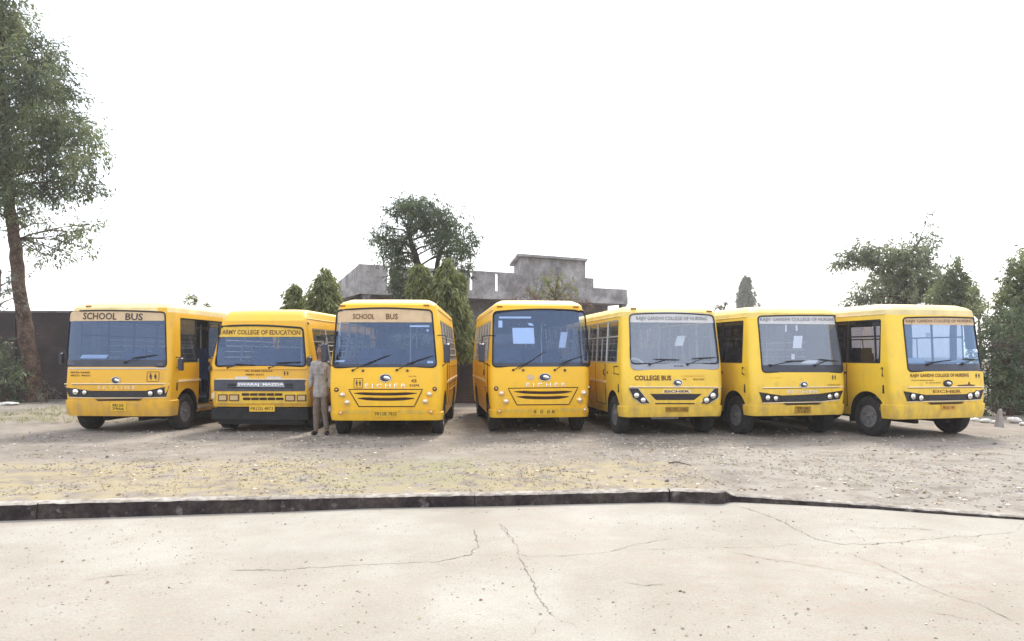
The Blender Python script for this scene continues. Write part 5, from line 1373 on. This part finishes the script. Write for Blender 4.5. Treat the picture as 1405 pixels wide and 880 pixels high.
def column_tree(name, label, px, ptop, pbot, wpx, Y, group=None, lm_='leaf_ashoka', seed=1, lean=0, n=2600, leaf=.17, blunt=.5, cat='tree', base=None):
    """slender mast tree with hanging spear leaves"""
    rg = np.random.default_rng(seed); top = at(px, ptop, Y); zb_ = at(px, pbot, Y).z; H = top.z; e = empty(name, (top.x, Y, 0)); tag(e, label, cat, group)
    rmax = wpx / FPX * Y / 2
    q = MB(); q.tube([(0, 0, -.1), (.02, 0, H * .4), (lean * .5, 0, H * .8), (lean, 0, H * .98)], [.09, .07, .04, .01], 8)
    q.build('trunk', M['barkdark'], e, 60)
    nc = max(30, n // 14); t = rg.random(nc) ** .8; a = rg.random(nc) * 6.283; z = H - t * (H - zb_)
    prof = np.minimum(1, (t / blunt) ** .6) * (1 - .25 * np.maximum(0, (t - .8) / .2)) * (1 + .25 * np.sin(a * 3 + z * 5) + .28 * rg.normal(size=nc))
    rad = np.abs(rmax * prof * (.45 + .55 * rg.random(nc) ** .5)); k = 78
    C = np.stack([rad * np.cos(a) + lean * (1 - t), rad * np.sin(a), z], 1); fall = rg.random((nc, k, 1)) * .42 * (H - zb_) / 2.2
    P = C[:, None, :] + np.concatenate([rg.normal(size=(nc, k, 2)) * (.05 + .10 * fall), -fall + .12], 2); P = P.reshape(-1, 3)
    A2 = np.repeat(a, k); D = np.stack([np.cos(A2) * .5, np.sin(A2) * .5, -np.ones(nc * k) * .85], 1) + rg.normal(size=(nc * k, 3)) * .38
    link('crown', leaves_mesh(P, D, leaf, M[lm_], wid=.26, rg=rg), e)
    return e

# big tree at the left edge
tree('tree', 'tall brown-trunked tree rising past the top left corner', 25,
     [(50, 551, 23), (43, 500, 20), (33, 440, 18), (25, 390, 16), (20, 330, 15), (13, 285, 14), (8, 220, 14), (4, 140, 11), (0, 60, 8), (-5, -10, 5)],
     [(-5, -25, 36), (8, 18, 34), (18, 48, 30), (48, 72, 32), (8, 92, 44), (68, 88, 22), (42, 112, 40), (15, 148, 45), (72, 124, 26), (90, 117, 16), (66, 158, 40), (92, 172, 30), (124, 184, 20), (38, 196, 40), (8, 212, 42), (80, 210, 38), (114, 214, 24), (138, 200, 10),
      (104, 246, 24), (62, 250, 32), (128, 262, 15), (82, 268, 16), (28, 262, 28), (-8, 262, 28), (0, 30, 36), (-35, 80, 45), (-45, 150, 55), (-40, 220, 45), (-45, 280, 35),
      (92, 322, 15), (112, 318, 12), (86, 345, 12), (66, 352, 10), (124, 308, 7), (40, 330, 11), (52, 345, 7), (20, 300, 16), (44, 294, 12), (66, 306, 8), (118, 340, 7)],
     dens=225, leaf=.15, per=13, rs=.88, seed=3, sprig=.42, limb=.045, hang=.45, depth=1.4)
tree('sapling', 'thin pale-leaved sapling at the left edge in front of the brick wall', 24,
     [(-6, 548, 7), (-5, 470, 5), (-2, 410, 4), (0, 370, 3)], [(2, 374, 12), (10, 400, 11), (20, 409, 9), (-8, 405, 14), (-5, 432, 10), (28, 382, 5)], dens=60, leaf=.13, lm_='leaf_hazy', seed=5, sprig=.3)
tree('shrub', 'dark leafy shrub against the left wall beneath the tall tree', 24.2,
     [(5, 552, 5), (6, 530, 4), (8, 515, 3)], [(4, 500, 18), (20, 515, 18), (-8, 530, 24), (22, 538, 14), (6, 478, 10), (-15, 500, 20)], dens=150, leaf=.14, lm_='leaf_dark', seed=6, sprig=.28, limbfrom=.1, cat='shrub')
tree('shrub', 'small pale-flecked weed bush at the foot of the leaning trunk', 24.4,
     [(64, 551, 3), (65, 542, 2), (66, 535, 2)], [(64, 532, 8), (74, 540, 6), (58, 541, 6)], dens=190, leaf=.10, lm_='leaf_hazy', seed=16, sprig=.2, limbfrom=.1, cat='shrub')

# central tree and the pair of mast trees before the building
tree('tree', 'broad dark tree in front of the concrete building parapet', 27.5,
     [(592, 545, 15), (590, 470, 13), (586, 415, 12), (578, 380, 11), (568, 345, 9), (560, 320, 6)],
     [(545, 288, 16), (560, 277, 14), (574, 280, 15), (590, 290, 20), (612, 302, 21), (630, 320, 18), (640, 340, 14), (648, 326, 8), (528, 312, 11), (524, 328, 13), (536, 345, 18), (552, 330, 17), (545, 368, 17), (556, 390, 16), (540, 384, 10), (570, 306, 17),
      (600, 330, 19), (622, 344, 15), (634, 362, 11), (556, 404, 14), (516, 326, 7), (553, 352, 13), (600, 312, 18), (585, 296, 16), (566, 290, 12), (640, 372, 8), (548, 408, 12)],
     dens=360, leaf=.125, lm_='leaf_dark', bark='barkdark', seed=8, sprig=.28, limb=.05, depth=.8, limbfrom=.55)
q_ = tree('tree', 'slim dark-stemmed tree forking behind the broad one', 28.3, [(600, 545, 9), (598, 440, 8), (597, 380, 7), (602, 350, 6), (612, 330, 4)], [(612, 326, 15), (596, 318, 14), (628, 336, 12), (604, 352, 6)], dens=90, leaf=.13, lm_='leaf_dark', bark='barkdark', seed=9, sprig=.25, depth=.4)
column_tree('mast_tree', 'mast tree left of the pair showing above the third bus roof', 577, 362, 470, 36, 22.4, 'drooping mast trees behind the buses', seed=11, n=1900)
column_tree('mast_tree', 'taller mast tree drooping into the gap beside the third bus', 618, 358, 478, 46, 22, 'drooping mast trees behind the buses', seed=12, n=2900, lean=-.1)
column_tree('mast_tree', 'mast tree standing over the right end of the flat-fronted bus roof', 446, 370, 480, 42, 22.6, 'drooping mast trees behind the buses', seed=13, n=2200)
column_tree('mast_tree', 'short mast tree over the middle of the flat-fronted bus roof', 404, 391, 480, 34, 23, 'drooping mast trees behind the buses', seed=14, n=1400)
tree('shrub', 'thin open-leaved shrub between the two mast trees over the second bus', 23.2, [(426, 520, 4), (425, 440, 3), (424, 410, 2)], [(424, 400, 8), (418, 412, 8), (431, 414, 8), (433, 402, 5)], dens=60, leaf=.10, seed=15, sprig=.2, limbfrom=.3, depth=.2, cat='shrub')
tree('shrub', 'round pale green treetop peeping over the leftmost bus roof', 23, [(270, 540, 5), (270, 450, 4), (268, 425, 3)], [(268, 412, 9), (260, 420, 8), (277, 420, 8), (266, 404, 4)], dens=110, leaf=.12, lm_='leaf_ashoka', seed=17, sprig=.2, limbfrom=.4, depth=.2, cat='shrub')

# shrubs below the stair room
tree('shrub', 'yellow-green bushy shrub below the rooftop stair room', 25, [(762, 540, 6), (762, 450, 5), (762, 412, 3)], [(752, 388, 11), (766, 386, 11), (776, 396, 12), (758, 400, 13), (744, 400, 10), (782, 404, 8), (766, 380, 6)], dens=110, leaf=.12, lm_='leaf_lime', seed=18, sprig=.22, limbfrom=.4, depth=.3, cat='shrub')
M['leaf_dry'] = [leafmat('leaf_dry', (.13, .075, .055), (.20, .12, .085), .3, 3)]
tree('shrub', 'reddish dry twiggy creeper along the wall top over the fourth bus', 24.1, [(735, 540, 4), (735, 450, 3), (737, 420, 2)], [(705, 410, 6), (718, 408, 7), (732, 404, 8), (742, 410, 8), (755, 408, 7), (770, 410, 7), (786, 411, 6), (800, 416, 7), (724, 398, 5), (728, 412, 8), (810, 420, 6)], dens=110, leaf=.08, lm_='leaf_dry', seed=19, sprig=.2, limbfrom=.4, depth=.15, cat='shrub')
tree('shrub', 'grey olive bush low on the left of the yellow-green shrub', 26, [(736, 540, 4), (736, 450, 3), (736, 412, 2)], [(736, 396, 10), (726, 402, 9), (744, 390, 8), (734, 408, 10)], dens=70, leaf=.12, lm_='leaf_hazy', seed=20, sprig=.22, limbfrom=.4, depth=.3, cat='shrub')

# right-hand trees
column_tree('mast_tree', 'lone far mast tree above the gap between fifth and sixth buses', 1024, 377, 470, 30, 110, 'drooping mast trees behind the buses', lm_='leaf_hazy', seed=21, n=1500, leaf=.6, blunt=.5)
tree('shrub', 'wispy twig with few leaves over the sixth bus roof', 40, [(992, 520, 3), (992, 430, 2), (996, 416, 2)], [(989, 419, 3), (997, 414, 3), (984, 421, 2)], dens=120, leaf=.16, lm_='leaf_hazy', seed=22, sprig=.2, limbfrom=.5, depth=.1, cat='shrub')
tree('tree', 'spreading dark tree behind the two rightmost buses', 31,
     [(1246, 545, 13), (1245, 470, 12), (1243, 420, 11), (1240, 385, 9), (1245, 355, 6), (1262, 330, 3)],
     [(1160, 356, 13), (1178, 350, 14), (1196, 347, 15), (1146, 362, 6), (1212, 358, 17), (1236, 352, 16), (1255, 352, 15), (1228, 376, 20), (1250, 385, 24), (1205, 385, 14), (1215, 402, 18), (1180, 398, 8), (1196, 408, 12), (1276, 366, 14), (1262, 348, 12), (1272, 338, 8), (1275, 318, 4), (1258, 322, 4), (1270, 305, 4), (1278, 328, 5), (1250, 330, 4), (1268, 404, 20),
      (1240, 408, 20), (1170, 410, 10), (1286, 385, 14), (1222, 340, 7), (1183, 340, 7)],
     dens=260, leaf=.17, lm_='leaf_pale', bark='barkdark', seed=23, sprig=.32, depth=1.2, limbfrom=.45)
tree('tree', 'rounded grey-green tree rising behind the roof of the rightmost bus', 27, [(1308, 550, 9), (1308, 450, 8), (1310, 400, 5), (1311, 375, 3)],
     [(1311, 362, 7), (1308, 374, 12), (1318, 384, 14), (1298, 386, 14), (1326, 398, 15), (1305, 402, 20), (1290, 404, 16), (1334, 412, 12), (1318, 418, 18), (1298, 420, 18), (1316, 352, 3), (1340, 424, 8)], dens=300, leaf=.15, lm_='leaf_tree', bark='barkdark', seed=24, sprig=.25, hang=.6, depth=.5)
tree('shrub', 'loose low foliage filling behind the right corner of the rightmost bus', 25, [(1345, 560, 5), (1345, 480, 4), (1343, 440, 3)], [(1338, 424, 10), (1350, 440, 12), (1335, 400, 7), (1352, 462, 14), (1345, 490, 16), (1328, 410, 9), (1358, 420, 7)], dens=120, leaf=.15, lm_='leaf_tree', seed=25, sprig=.25, limbfrom=.3, cat='shrub')
tree('tree', 'tall bushy tree cut by the right edge above the hedge', 21.5, [(1402, 560, 10), (1402, 460, 8), (1402, 390, 5), (1402, 350, 3)],
     [(1404, 348, 9), (1398, 362, 14), (1412, 366, 16), (1390, 378, 11), (1402, 388, 20), (1380, 386, 6), (1390, 404, 16), (1412, 410, 20), (1378, 410, 11), (1392, 426, 20), (1372, 430, 12), (1408, 438, 22), (1386, 446, 18), (1376, 396, 7)], dens=300, leaf=.14, lm_='leaf_tree', bark='barkdark', seed=26, sprig=.22, hang=.6, depth=.5)

tree('hedge', 'dense dark hedge to the right of the rightmost bus', 19.4, [(1385, 574, 8), (1385, 540, 7), (1385, 510, 6)],
     [(x, y, r) for x, y, r in [(1352, 470, 22), (1370, 450, 22), (1392, 440, 26), (1412, 470, 30), (1355, 505, 24), (1380, 495, 28), (1405, 515, 30), (1352, 540, 20), (1376, 535, 24), (1400, 548, 26), (1430, 540, 30), (1330, 520, 20), (1330, 550, 18), (1355, 560, 14), (1385, 562, 14), (1412, 566, 14)]],
     dens=165, leaf=.13, lm_='leaf_dark', seed=28, sprig=.22, limbfrom=.05, hang=.2, cat='hedge', depth=.5)

# ------------------------------------------------------------------ small things behind
M['white'] = mat('whitewash', (.66, .64, .61), .9, vary=.3, scale=12)
def lump(name, px, py, w_, h_, Y, m, label, cat, group=None, seed=0):
    r = random.Random(seed); p = at(px, py, Y); bm = bmesh.new(); bmesh.ops.create_icosphere(bm, subdivisions=2, radius=1)
    W2, H2 = w_ / FPX * Y / 2, h_ / FPX * Y
    for v in bm.verts:
        k = 1 + .28 * mnoise.noise(v.co * 1.3 + Vector((seed * 7.1, 0, 0))) + .12 * mnoise.noise(v.co * 4 + Vector((0, seed * 3.3, 0)))
        v.co = Vector((v.co.x * W2 * k, v.co.y * W2 * .7 * k, max(-.1, v.co.z * .5 + .35) * H2 * k))
    me = bpy.data.meshes.new(name); bm.to_mesh(me); bm.free(); me.materials.append(m); smooth_by_angle(me, 45)
    o = link(name, me); o.location = (p.x, Y, 0); return tag(o, label, cat, group)
gw = 'whitewashed stones along the hedge foot'
for k, (x, y, w_, h_, lb) in enumerate([(1318, 577, 12, 4, 'whitewashed stone just past the right corner of the last bus bumper'), (1338, 578, 14, 5, 'whitewashed stone midway between the last bus and the leaning post'), (1352, 580, 16, 7, 'whitewashed stone lying left of the leaning concrete post'),
                                        (1392, 580, 18, 9, 'largest whitewashed stone right of the leaning post'), (1404, 584, 12, 6, 'whitewashed stone cut by the right edge of the view'), (1364, 581, 9, 5, 'small whitewashed stone touching the leaning concrete post')]):
    lump('whitewashed_stone', x, y, w_, h_, 1624 / (y - 486), M['white'], lb, 'stone', gw, k)
for k, (x, y, w_, h_, lb, c) in enumerate([(633, 573, 7, 3, 'crumpled white rag on the ground in the gap between middle buses', 'rag'), (626, 577, 6, 2.5, 'smaller white scrap beside the rear wheel in the middle gap', 'rag'),
                                        (12, 556, 30, 5, 'pale sheet of sacking on the ground at the left edge', 'sacking'), (383, 590, 16, 3, 'x', None), (1000, 598, 18, 3, 'dark clod of earth in front of the sixth bus wheel', 'clod'),
                                        (312, 589, 20, 3, 'flat grey stone before the second bus left wheel', 'stone')]):
    if c: lump('rag' if c == 'rag' else c, x, y, w_, h_, 1624 / (y - 486), M['white'] if k < 3 else gm[2 if k == 4 else 0], lb, c, None, 20 + k)
q = MB(); p = at(1371, 586, 16.3)
q.add([(-.09, -.06, -.05), (.07, -.06, -.05), (.07, .06, -.05), (-.09, .06, -.05), (-.005, -.03, .38), (.045, -.03, .39), (.045, .03, .39), (-.005, .03, .38)], [(3, 2, 1, 0), (4, 5, 6, 7), (0, 1, 5, 4), (1, 2, 6, 5), (2, 3, 7, 6), (3, 0, 4, 7)])
o = q.build('concrete_post', M['copingdark']); o.location = (p.x, 16.3, 0); tag(o, 'short tapering concrete post at the hedge foot right of the last bus', 'post')
o.data.materials[0] = mat('post_cement', (.34, .31, .30), .9, vary=.3, scale=8)

# ------------------------------------------------------------------ the standing man
def skin_chain(name, joints, edges, levels=2, branch=None):
    """joints: {key:(x,y,z,r)}; grows a smooth tapered surface"""
    keys = list(joints); me = bpy.data.meshes.new(name)
    me.from_pydata([joints[k][:3] for k in keys], [(keys.index(a), keys.index(c)) for a, c in edges], [])
    o = link(name, me); md = o.modifiers.new('skin', 'SKIN')
    if not me.skin_vertices: pass
    bm = bmesh.new(); bm.from_mesh(me); lay = bm.verts.layers.skin.verify(); bm.verts.ensure_lookup_table()
    for i, k in enumerate(keys):
        r = joints[k][3]; bm.verts[i][lay].radius = r if isinstance(r, tuple) else (r, r); bm.verts[i][lay].use_root = (i == 0)
    bm.to_mesh(me); bm.free()
    s = o.modifiers.new('sub', 'SUBSURF'); s.levels = levels; s.render_levels = levels
    bpy.context.view_layer.update()
    r = bpy.data.meshes.new_from_object(o.evaluated_get(bpy.context.evaluated_depsgraph_get())); bpy.data.objects.remove(o); bpy.data.meshes.remove(me)
    return r
def merge(meshes, name, voxel=None, smooth_it=0):
    bm = bmesh.new()
    for m in meshes: bm.from_mesh(m)
    me = bpy.data.meshes.new(name); bm.to_mesh(me); bm.free()
    if voxel:
        o = link(name, me); md = o.modifiers.new('r', 'REMESH'); md.mode = 'VOXEL'; md.voxel_size = voxel; md.use_smooth_shade = True
        if smooth_it: s = o.modifiers.new('s', 'SMOOTH'); s.iterations = smooth_it; s.factor = .4
        bpy.context.view_layer.update()
        r = bpy.data.meshes.new_from_object(o.evaluated_get(bpy.context.evaluated_depsgraph_get())); bpy.data.objects.remove(o); bpy.data.meshes.remove(me); me = r; me.name = name
    for p in me.polygons: p.use_smooth = True
    return me
man = empty('person', (at(440, 596, 14.72).x, 14.72, 0), R(-4)); tag(man, 'man in grey khaki shirt and trousers standing between the second and third buses', 'person')
J = dict(pel=(0, 0, .93, (.125, .095)), wst=(0, .0, 1.08, (.115, .09)), ch=(0, .005, 1.27, (.145, .10)), sh=(0, .01, 1.39, (.12, .08)), nk=(0, .0, 1.48, .052), nk2=(0, -.012, 1.545, .05), hd=(0, -.02, 1.60, .06),
         lh=(-.085, 0, .86, .085), lk=(-.095, -.015, .50, .058), la=(-.105, .02, .10, .038), lf=(-.115, -.05, .05, .038), lt=(-.125, -.15, .035, .032),
         rh=(.085, 0, .86, .085), rk=(.10, -.02, .50, .058), ra=(.14, .02, .10, .038), rf=(.155, -.05, .05, .038), rt=(.175, -.14, .035, .032),
         ls=(-.165, .01, 1.40, .058), le=(-.225, .02, 1.13, .043), lw=(-.225, -.03, .88, .027), rs=(.165, .01, 1.40, .058), re=(.215, .03, 1.13, .043), rw=(.20, -.02, .88, .027))
E = [('pel', 'wst'), ('wst', 'ch'), ('ch', 'sh'), ('sh', 'nk'), ('nk', 'nk2'), ('nk2', 'hd'), ('pel', 'lh'), ('lh', 'lk'), ('lk', 'la'), ('la', 'lf'), ('lf', 'lt'), ('pel', 'rh'), ('rh', 'rk'), ('rk', 'ra'), ('ra', 'rf'), ('rf', 'rt'),
     ('sh', 'ls'), ('ls', 'le'), ('le', 'lw'), ('sh', 'rs'), ('rs', 're'), ('re', 'rw')]
parts_ = [skin_chain('b', J, E)]
for sx, w0 in ((-1, (-.225, -.03, .88)), (1, (.20, -.02, .88))):
    w0 = Vector(w0); pj = dict(a=(*w0, .026), b=(*(w0 + Vector((0, -.01, -.05))), (.018, .036)), c=(*(w0 + Vector((0, -.018, -.095))), (.014, .038)))
    parts_.append(skin_chain('h', pj, [('a', 'b'), ('b', 'c')]))
    for k, (dy, ln) in enumerate(((-.040, .068), (-.018, .078), (.004, .072), (.024, .056))):
        k0 = w0 + Vector((0, dy - .012, -.098)); f = dict(a=(*k0, .0095), b=(*(k0 + Vector((-sx * .004, -.004, -ln * .45))), .009), c=(*(k0 + Vector((-sx * .014, -.006, -ln * .75))), .0082), d=(*(k0 + Vector((-sx * .028, -.006, -ln))), .007))
        parts_.append(skin_chain('f', f, [('a', 'b'), ('b', 'c'), ('c', 'd')]))
    k0 = w0 + Vector((0, -.035, -.045)); f = dict(a=(*k0, .011), b=(*(k0 + Vector((-sx * .012, -.022, -.028))), .0105), c=(*(k0 + Vector((-sx * .020, -.028, -.058))), .0085))
    parts_.append(skin_chain('t', f, [('a', 'b'), ('b', 'c')]))
def ball(c, r, n=3, f=None):
    bm = bmesh.new(); bmesh.ops.create_icosphere(bm, subdivisions=n, radius=1)
    for v in bm.verts:
        p = v.co.copy()
        if f: p = f(p)
        v.co = Vector((p.x * r[0] + c[0], p.y * r[1] + c[1], p.z * r[2] + c[2]))
    me = bpy.data.meshes.new('ball'); bm.to_mesh(me); bm.free(); return me
def headshape(p):
    if p.z < 0: p = Vector((p.x * (1 + p.z * .28), p.y * (1 + p.z * .12) - (.10 * -p.z), p.z))
    for s in (-1, 1):
        d = (p - Vector((s * .38, -.88, .05))).length
        if d < .28: p = p * (1 - .10 * (1 - d / .28))
    return p
parts_ += [ball((0, -.02, 1.655), (.074, .094, .115), 4, headshape), ball((0, -.118, 1.640), (.013, .020, .024)), ball((0, -.128, 1.628), (.018, .013, .010)), ball((0, -.108, 1.598), (.026, .010, .009)), ball((0, -.10, 1.565), (.022, .018, .018)),
           ball((-.076, -.015, 1.645), (.010, .020, .032)), ball((.076, -.015, 1.645), (.010, .020, .032)), ball((-.028, -.106, 1.676), (.022, .008, .006)), ball((.028, -.106, 1.676), (.022, .008, .006))]
bme = merge(parts_, 'body', .0065, 2); bme.materials.clear(); bme.materials.append(M['skin']); link('body', bme, man)
for s in (-1, 1):
    e_ = ball((s * .028, -.103, 1.658), (.012, .009, .008), 2); e_.materials.append(M['whitepaper']); e_.name = 'eye'; eo = link('eye', e_, man)
    e_ = ball((s * .028, -.110, 1.658), (.0055, .004, .0055), 2); e_.materials.append(M['black']); link('iris', e_, eo)
hm = ball((0, .0, 1.69), (.083, .100, .092), 3, lambda p: Vector((p.x, p.y + (.12 if p.z < .1 and p.y < 0 else 0), max(p.z, -.55 if p.y > -.1 else .22)))); hm.name = 'hair'; hm.materials.append(M['hair']); [setattr(p, 'use_smooth', True) for p in hm.polygons]; link('hair', hm, man)
def grow(keys, add, rscale=1.0):
    return {k: (*J[k][:3], (tuple(v + add for v in J[k][3]) if isinstance(J[k][3], tuple) else J[k][3] + add)) for k in keys}
S = grow(['ch', 'wst', 'sh', 'ls', 'le', 'rs', 're'], .022); S['hem'] = (0, 0, .88, (.185, .135)); S['wst'] = (0, 0, 1.08, (.15, .11)); S['ch'] = (0, .005, 1.27, (.165, .118)); S['col'] = (0, .0, 1.475, .066)
S['lc'] = (-.224, -.02, .93, .042); S['rc'] = (.203, -.01, .93, .042); S['hem2'] = (0, 0, .68, (.215, .155)); S['le'] = (-.225, .02, 1.13, .058); S['re'] = (.215, .03, 1.13, .058)
sh_ = merge([skin_chain('s', S, [('ch', 'wst'), ('wst', 'hem'), ('hem', 'hem2'), ('ch', 'sh'), ('sh', 'col'), ('sh', 'ls'), ('ls', 'le'), ('le', 'lc'), ('sh', 'rs'), ('rs', 're'), ('re', 'rc')], 3)], 'shirt', .011, 1)
bm = bmesh.new(); bm.from_mesh(sh_); bmesh.ops.bisect_plane(bm, geom=bm.verts[:] + bm.edges[:] + bm.faces[:], plane_co=(0, 0, .755), plane_no=(0, .1, -1), clear_outer=True); bm.to_mesh(sh_); bm.free()
for v in sh_.vertices:
    if 1.44 > v.co.z > .74: v.co += Vector((.006 * mnoise.noise(v.co * 9), .008 * mnoise.noise(v.co * 11 + Vector((3, 0, 0))), 0))
sh_.materials.clear(); sh_.materials.append(M['khaki']); so_ = link('shirt', sh_, man)
q = MB()
for s in (-1, 1): q.box((s * .075, -.118, 1.26), (.10, .012, .11), 0); q.box((s * .075, -.124, 1.305), (.105, .008, .03), 0)
q.build('pocket', M['khaki'], so_, 0)
q = MB(); q.tube([(0, -.132, z) for z in (.80, 1.0, 1.2, 1.38)], .006, 4); q.build('placket', M['khaki'], so_)
T = grow(['lh', 'lk', 'rh', 'rk'], .022); T['pel'] = (0, 0, .92, (.125, .09)); T['lh'] = (-.075, 0, .84, .088); T['rh'] = (.075, 0, .84, .088); T['la'] = (-.105, .012, .065, .058); T['ra'] = (.14, .012, .065, .058); T['lm'] = (-.10, 0, .28, .072); T['rm'] = (.12, 0, .28, .072)
tr_ = merge([skin_chain('t', T, [('pel', 'lh'), ('lh', 'lk'), ('lk', 'lm'), ('lm', 'la'), ('pel', 'rh'), ('rh', 'rk'), ('rk', 'rm'), ('rm', 'ra')], 2)], 'trousers', .011, 1)
for v in tr_.vertices: v.co += Vector((.005 * mnoise.noise(v.co * 8), .009 * mnoise.noise(v.co * 10 + Vector((1, 5, 0))), 0))
tr_.materials.clear(); tr_.materials.append(M['khaki2']); link('trousers', tr_, man)
for (x, a) in ((-.118, -.1), (.158, .15)):
    sm = ball((0, 0, 0), (.048, .135, .045), 3, lambda p: Vector((p.x * (1 - .15 * p.y), p.y, max(p.z, -.75)))); sm.name = 'shoe'; sm.materials.append(M['black'])
    for p in sm.polygons: p.use_smooth = True
    o = link('shoe', sm, man); o.location = (x, -.055, .034); o.rotation_euler = (0, 0, a)

man.scale = (.90, .95, 1.0)
# ------------------------------------------------------------------ air
hb = MB(); X0, X1, Y0_, Y1, Z0, Z1 = -360, 360, -360, 360, -1.2, 17
hb.box(((X0 + X1) / 2, (Y0_ + Y1) / 2, (Z0 + Z1) / 2), (X1 - X0, Y1 - Y0_, Z1 - Z0))
hm_ = bpy.data.materials.new('air_haze'); hm_.use_nodes = True; t = hm_.node_tree; t.nodes.clear()
o_ = t.nodes.new('ShaderNodeOutputMaterial'); pv = t.nodes.new('ShaderNodeVolumePrincipled'); pv.inputs['Color'].default_value = (.97, .97, 1, 1); pv.inputs['Density'].default_value = .0008; pv.inputs['Anisotropy'].default_value = .3
t.links.new(pv.outputs[0], o_.inputs['Volume'])
ho = hb.build('haze', hm_); ho['kind'] = 'stuff'
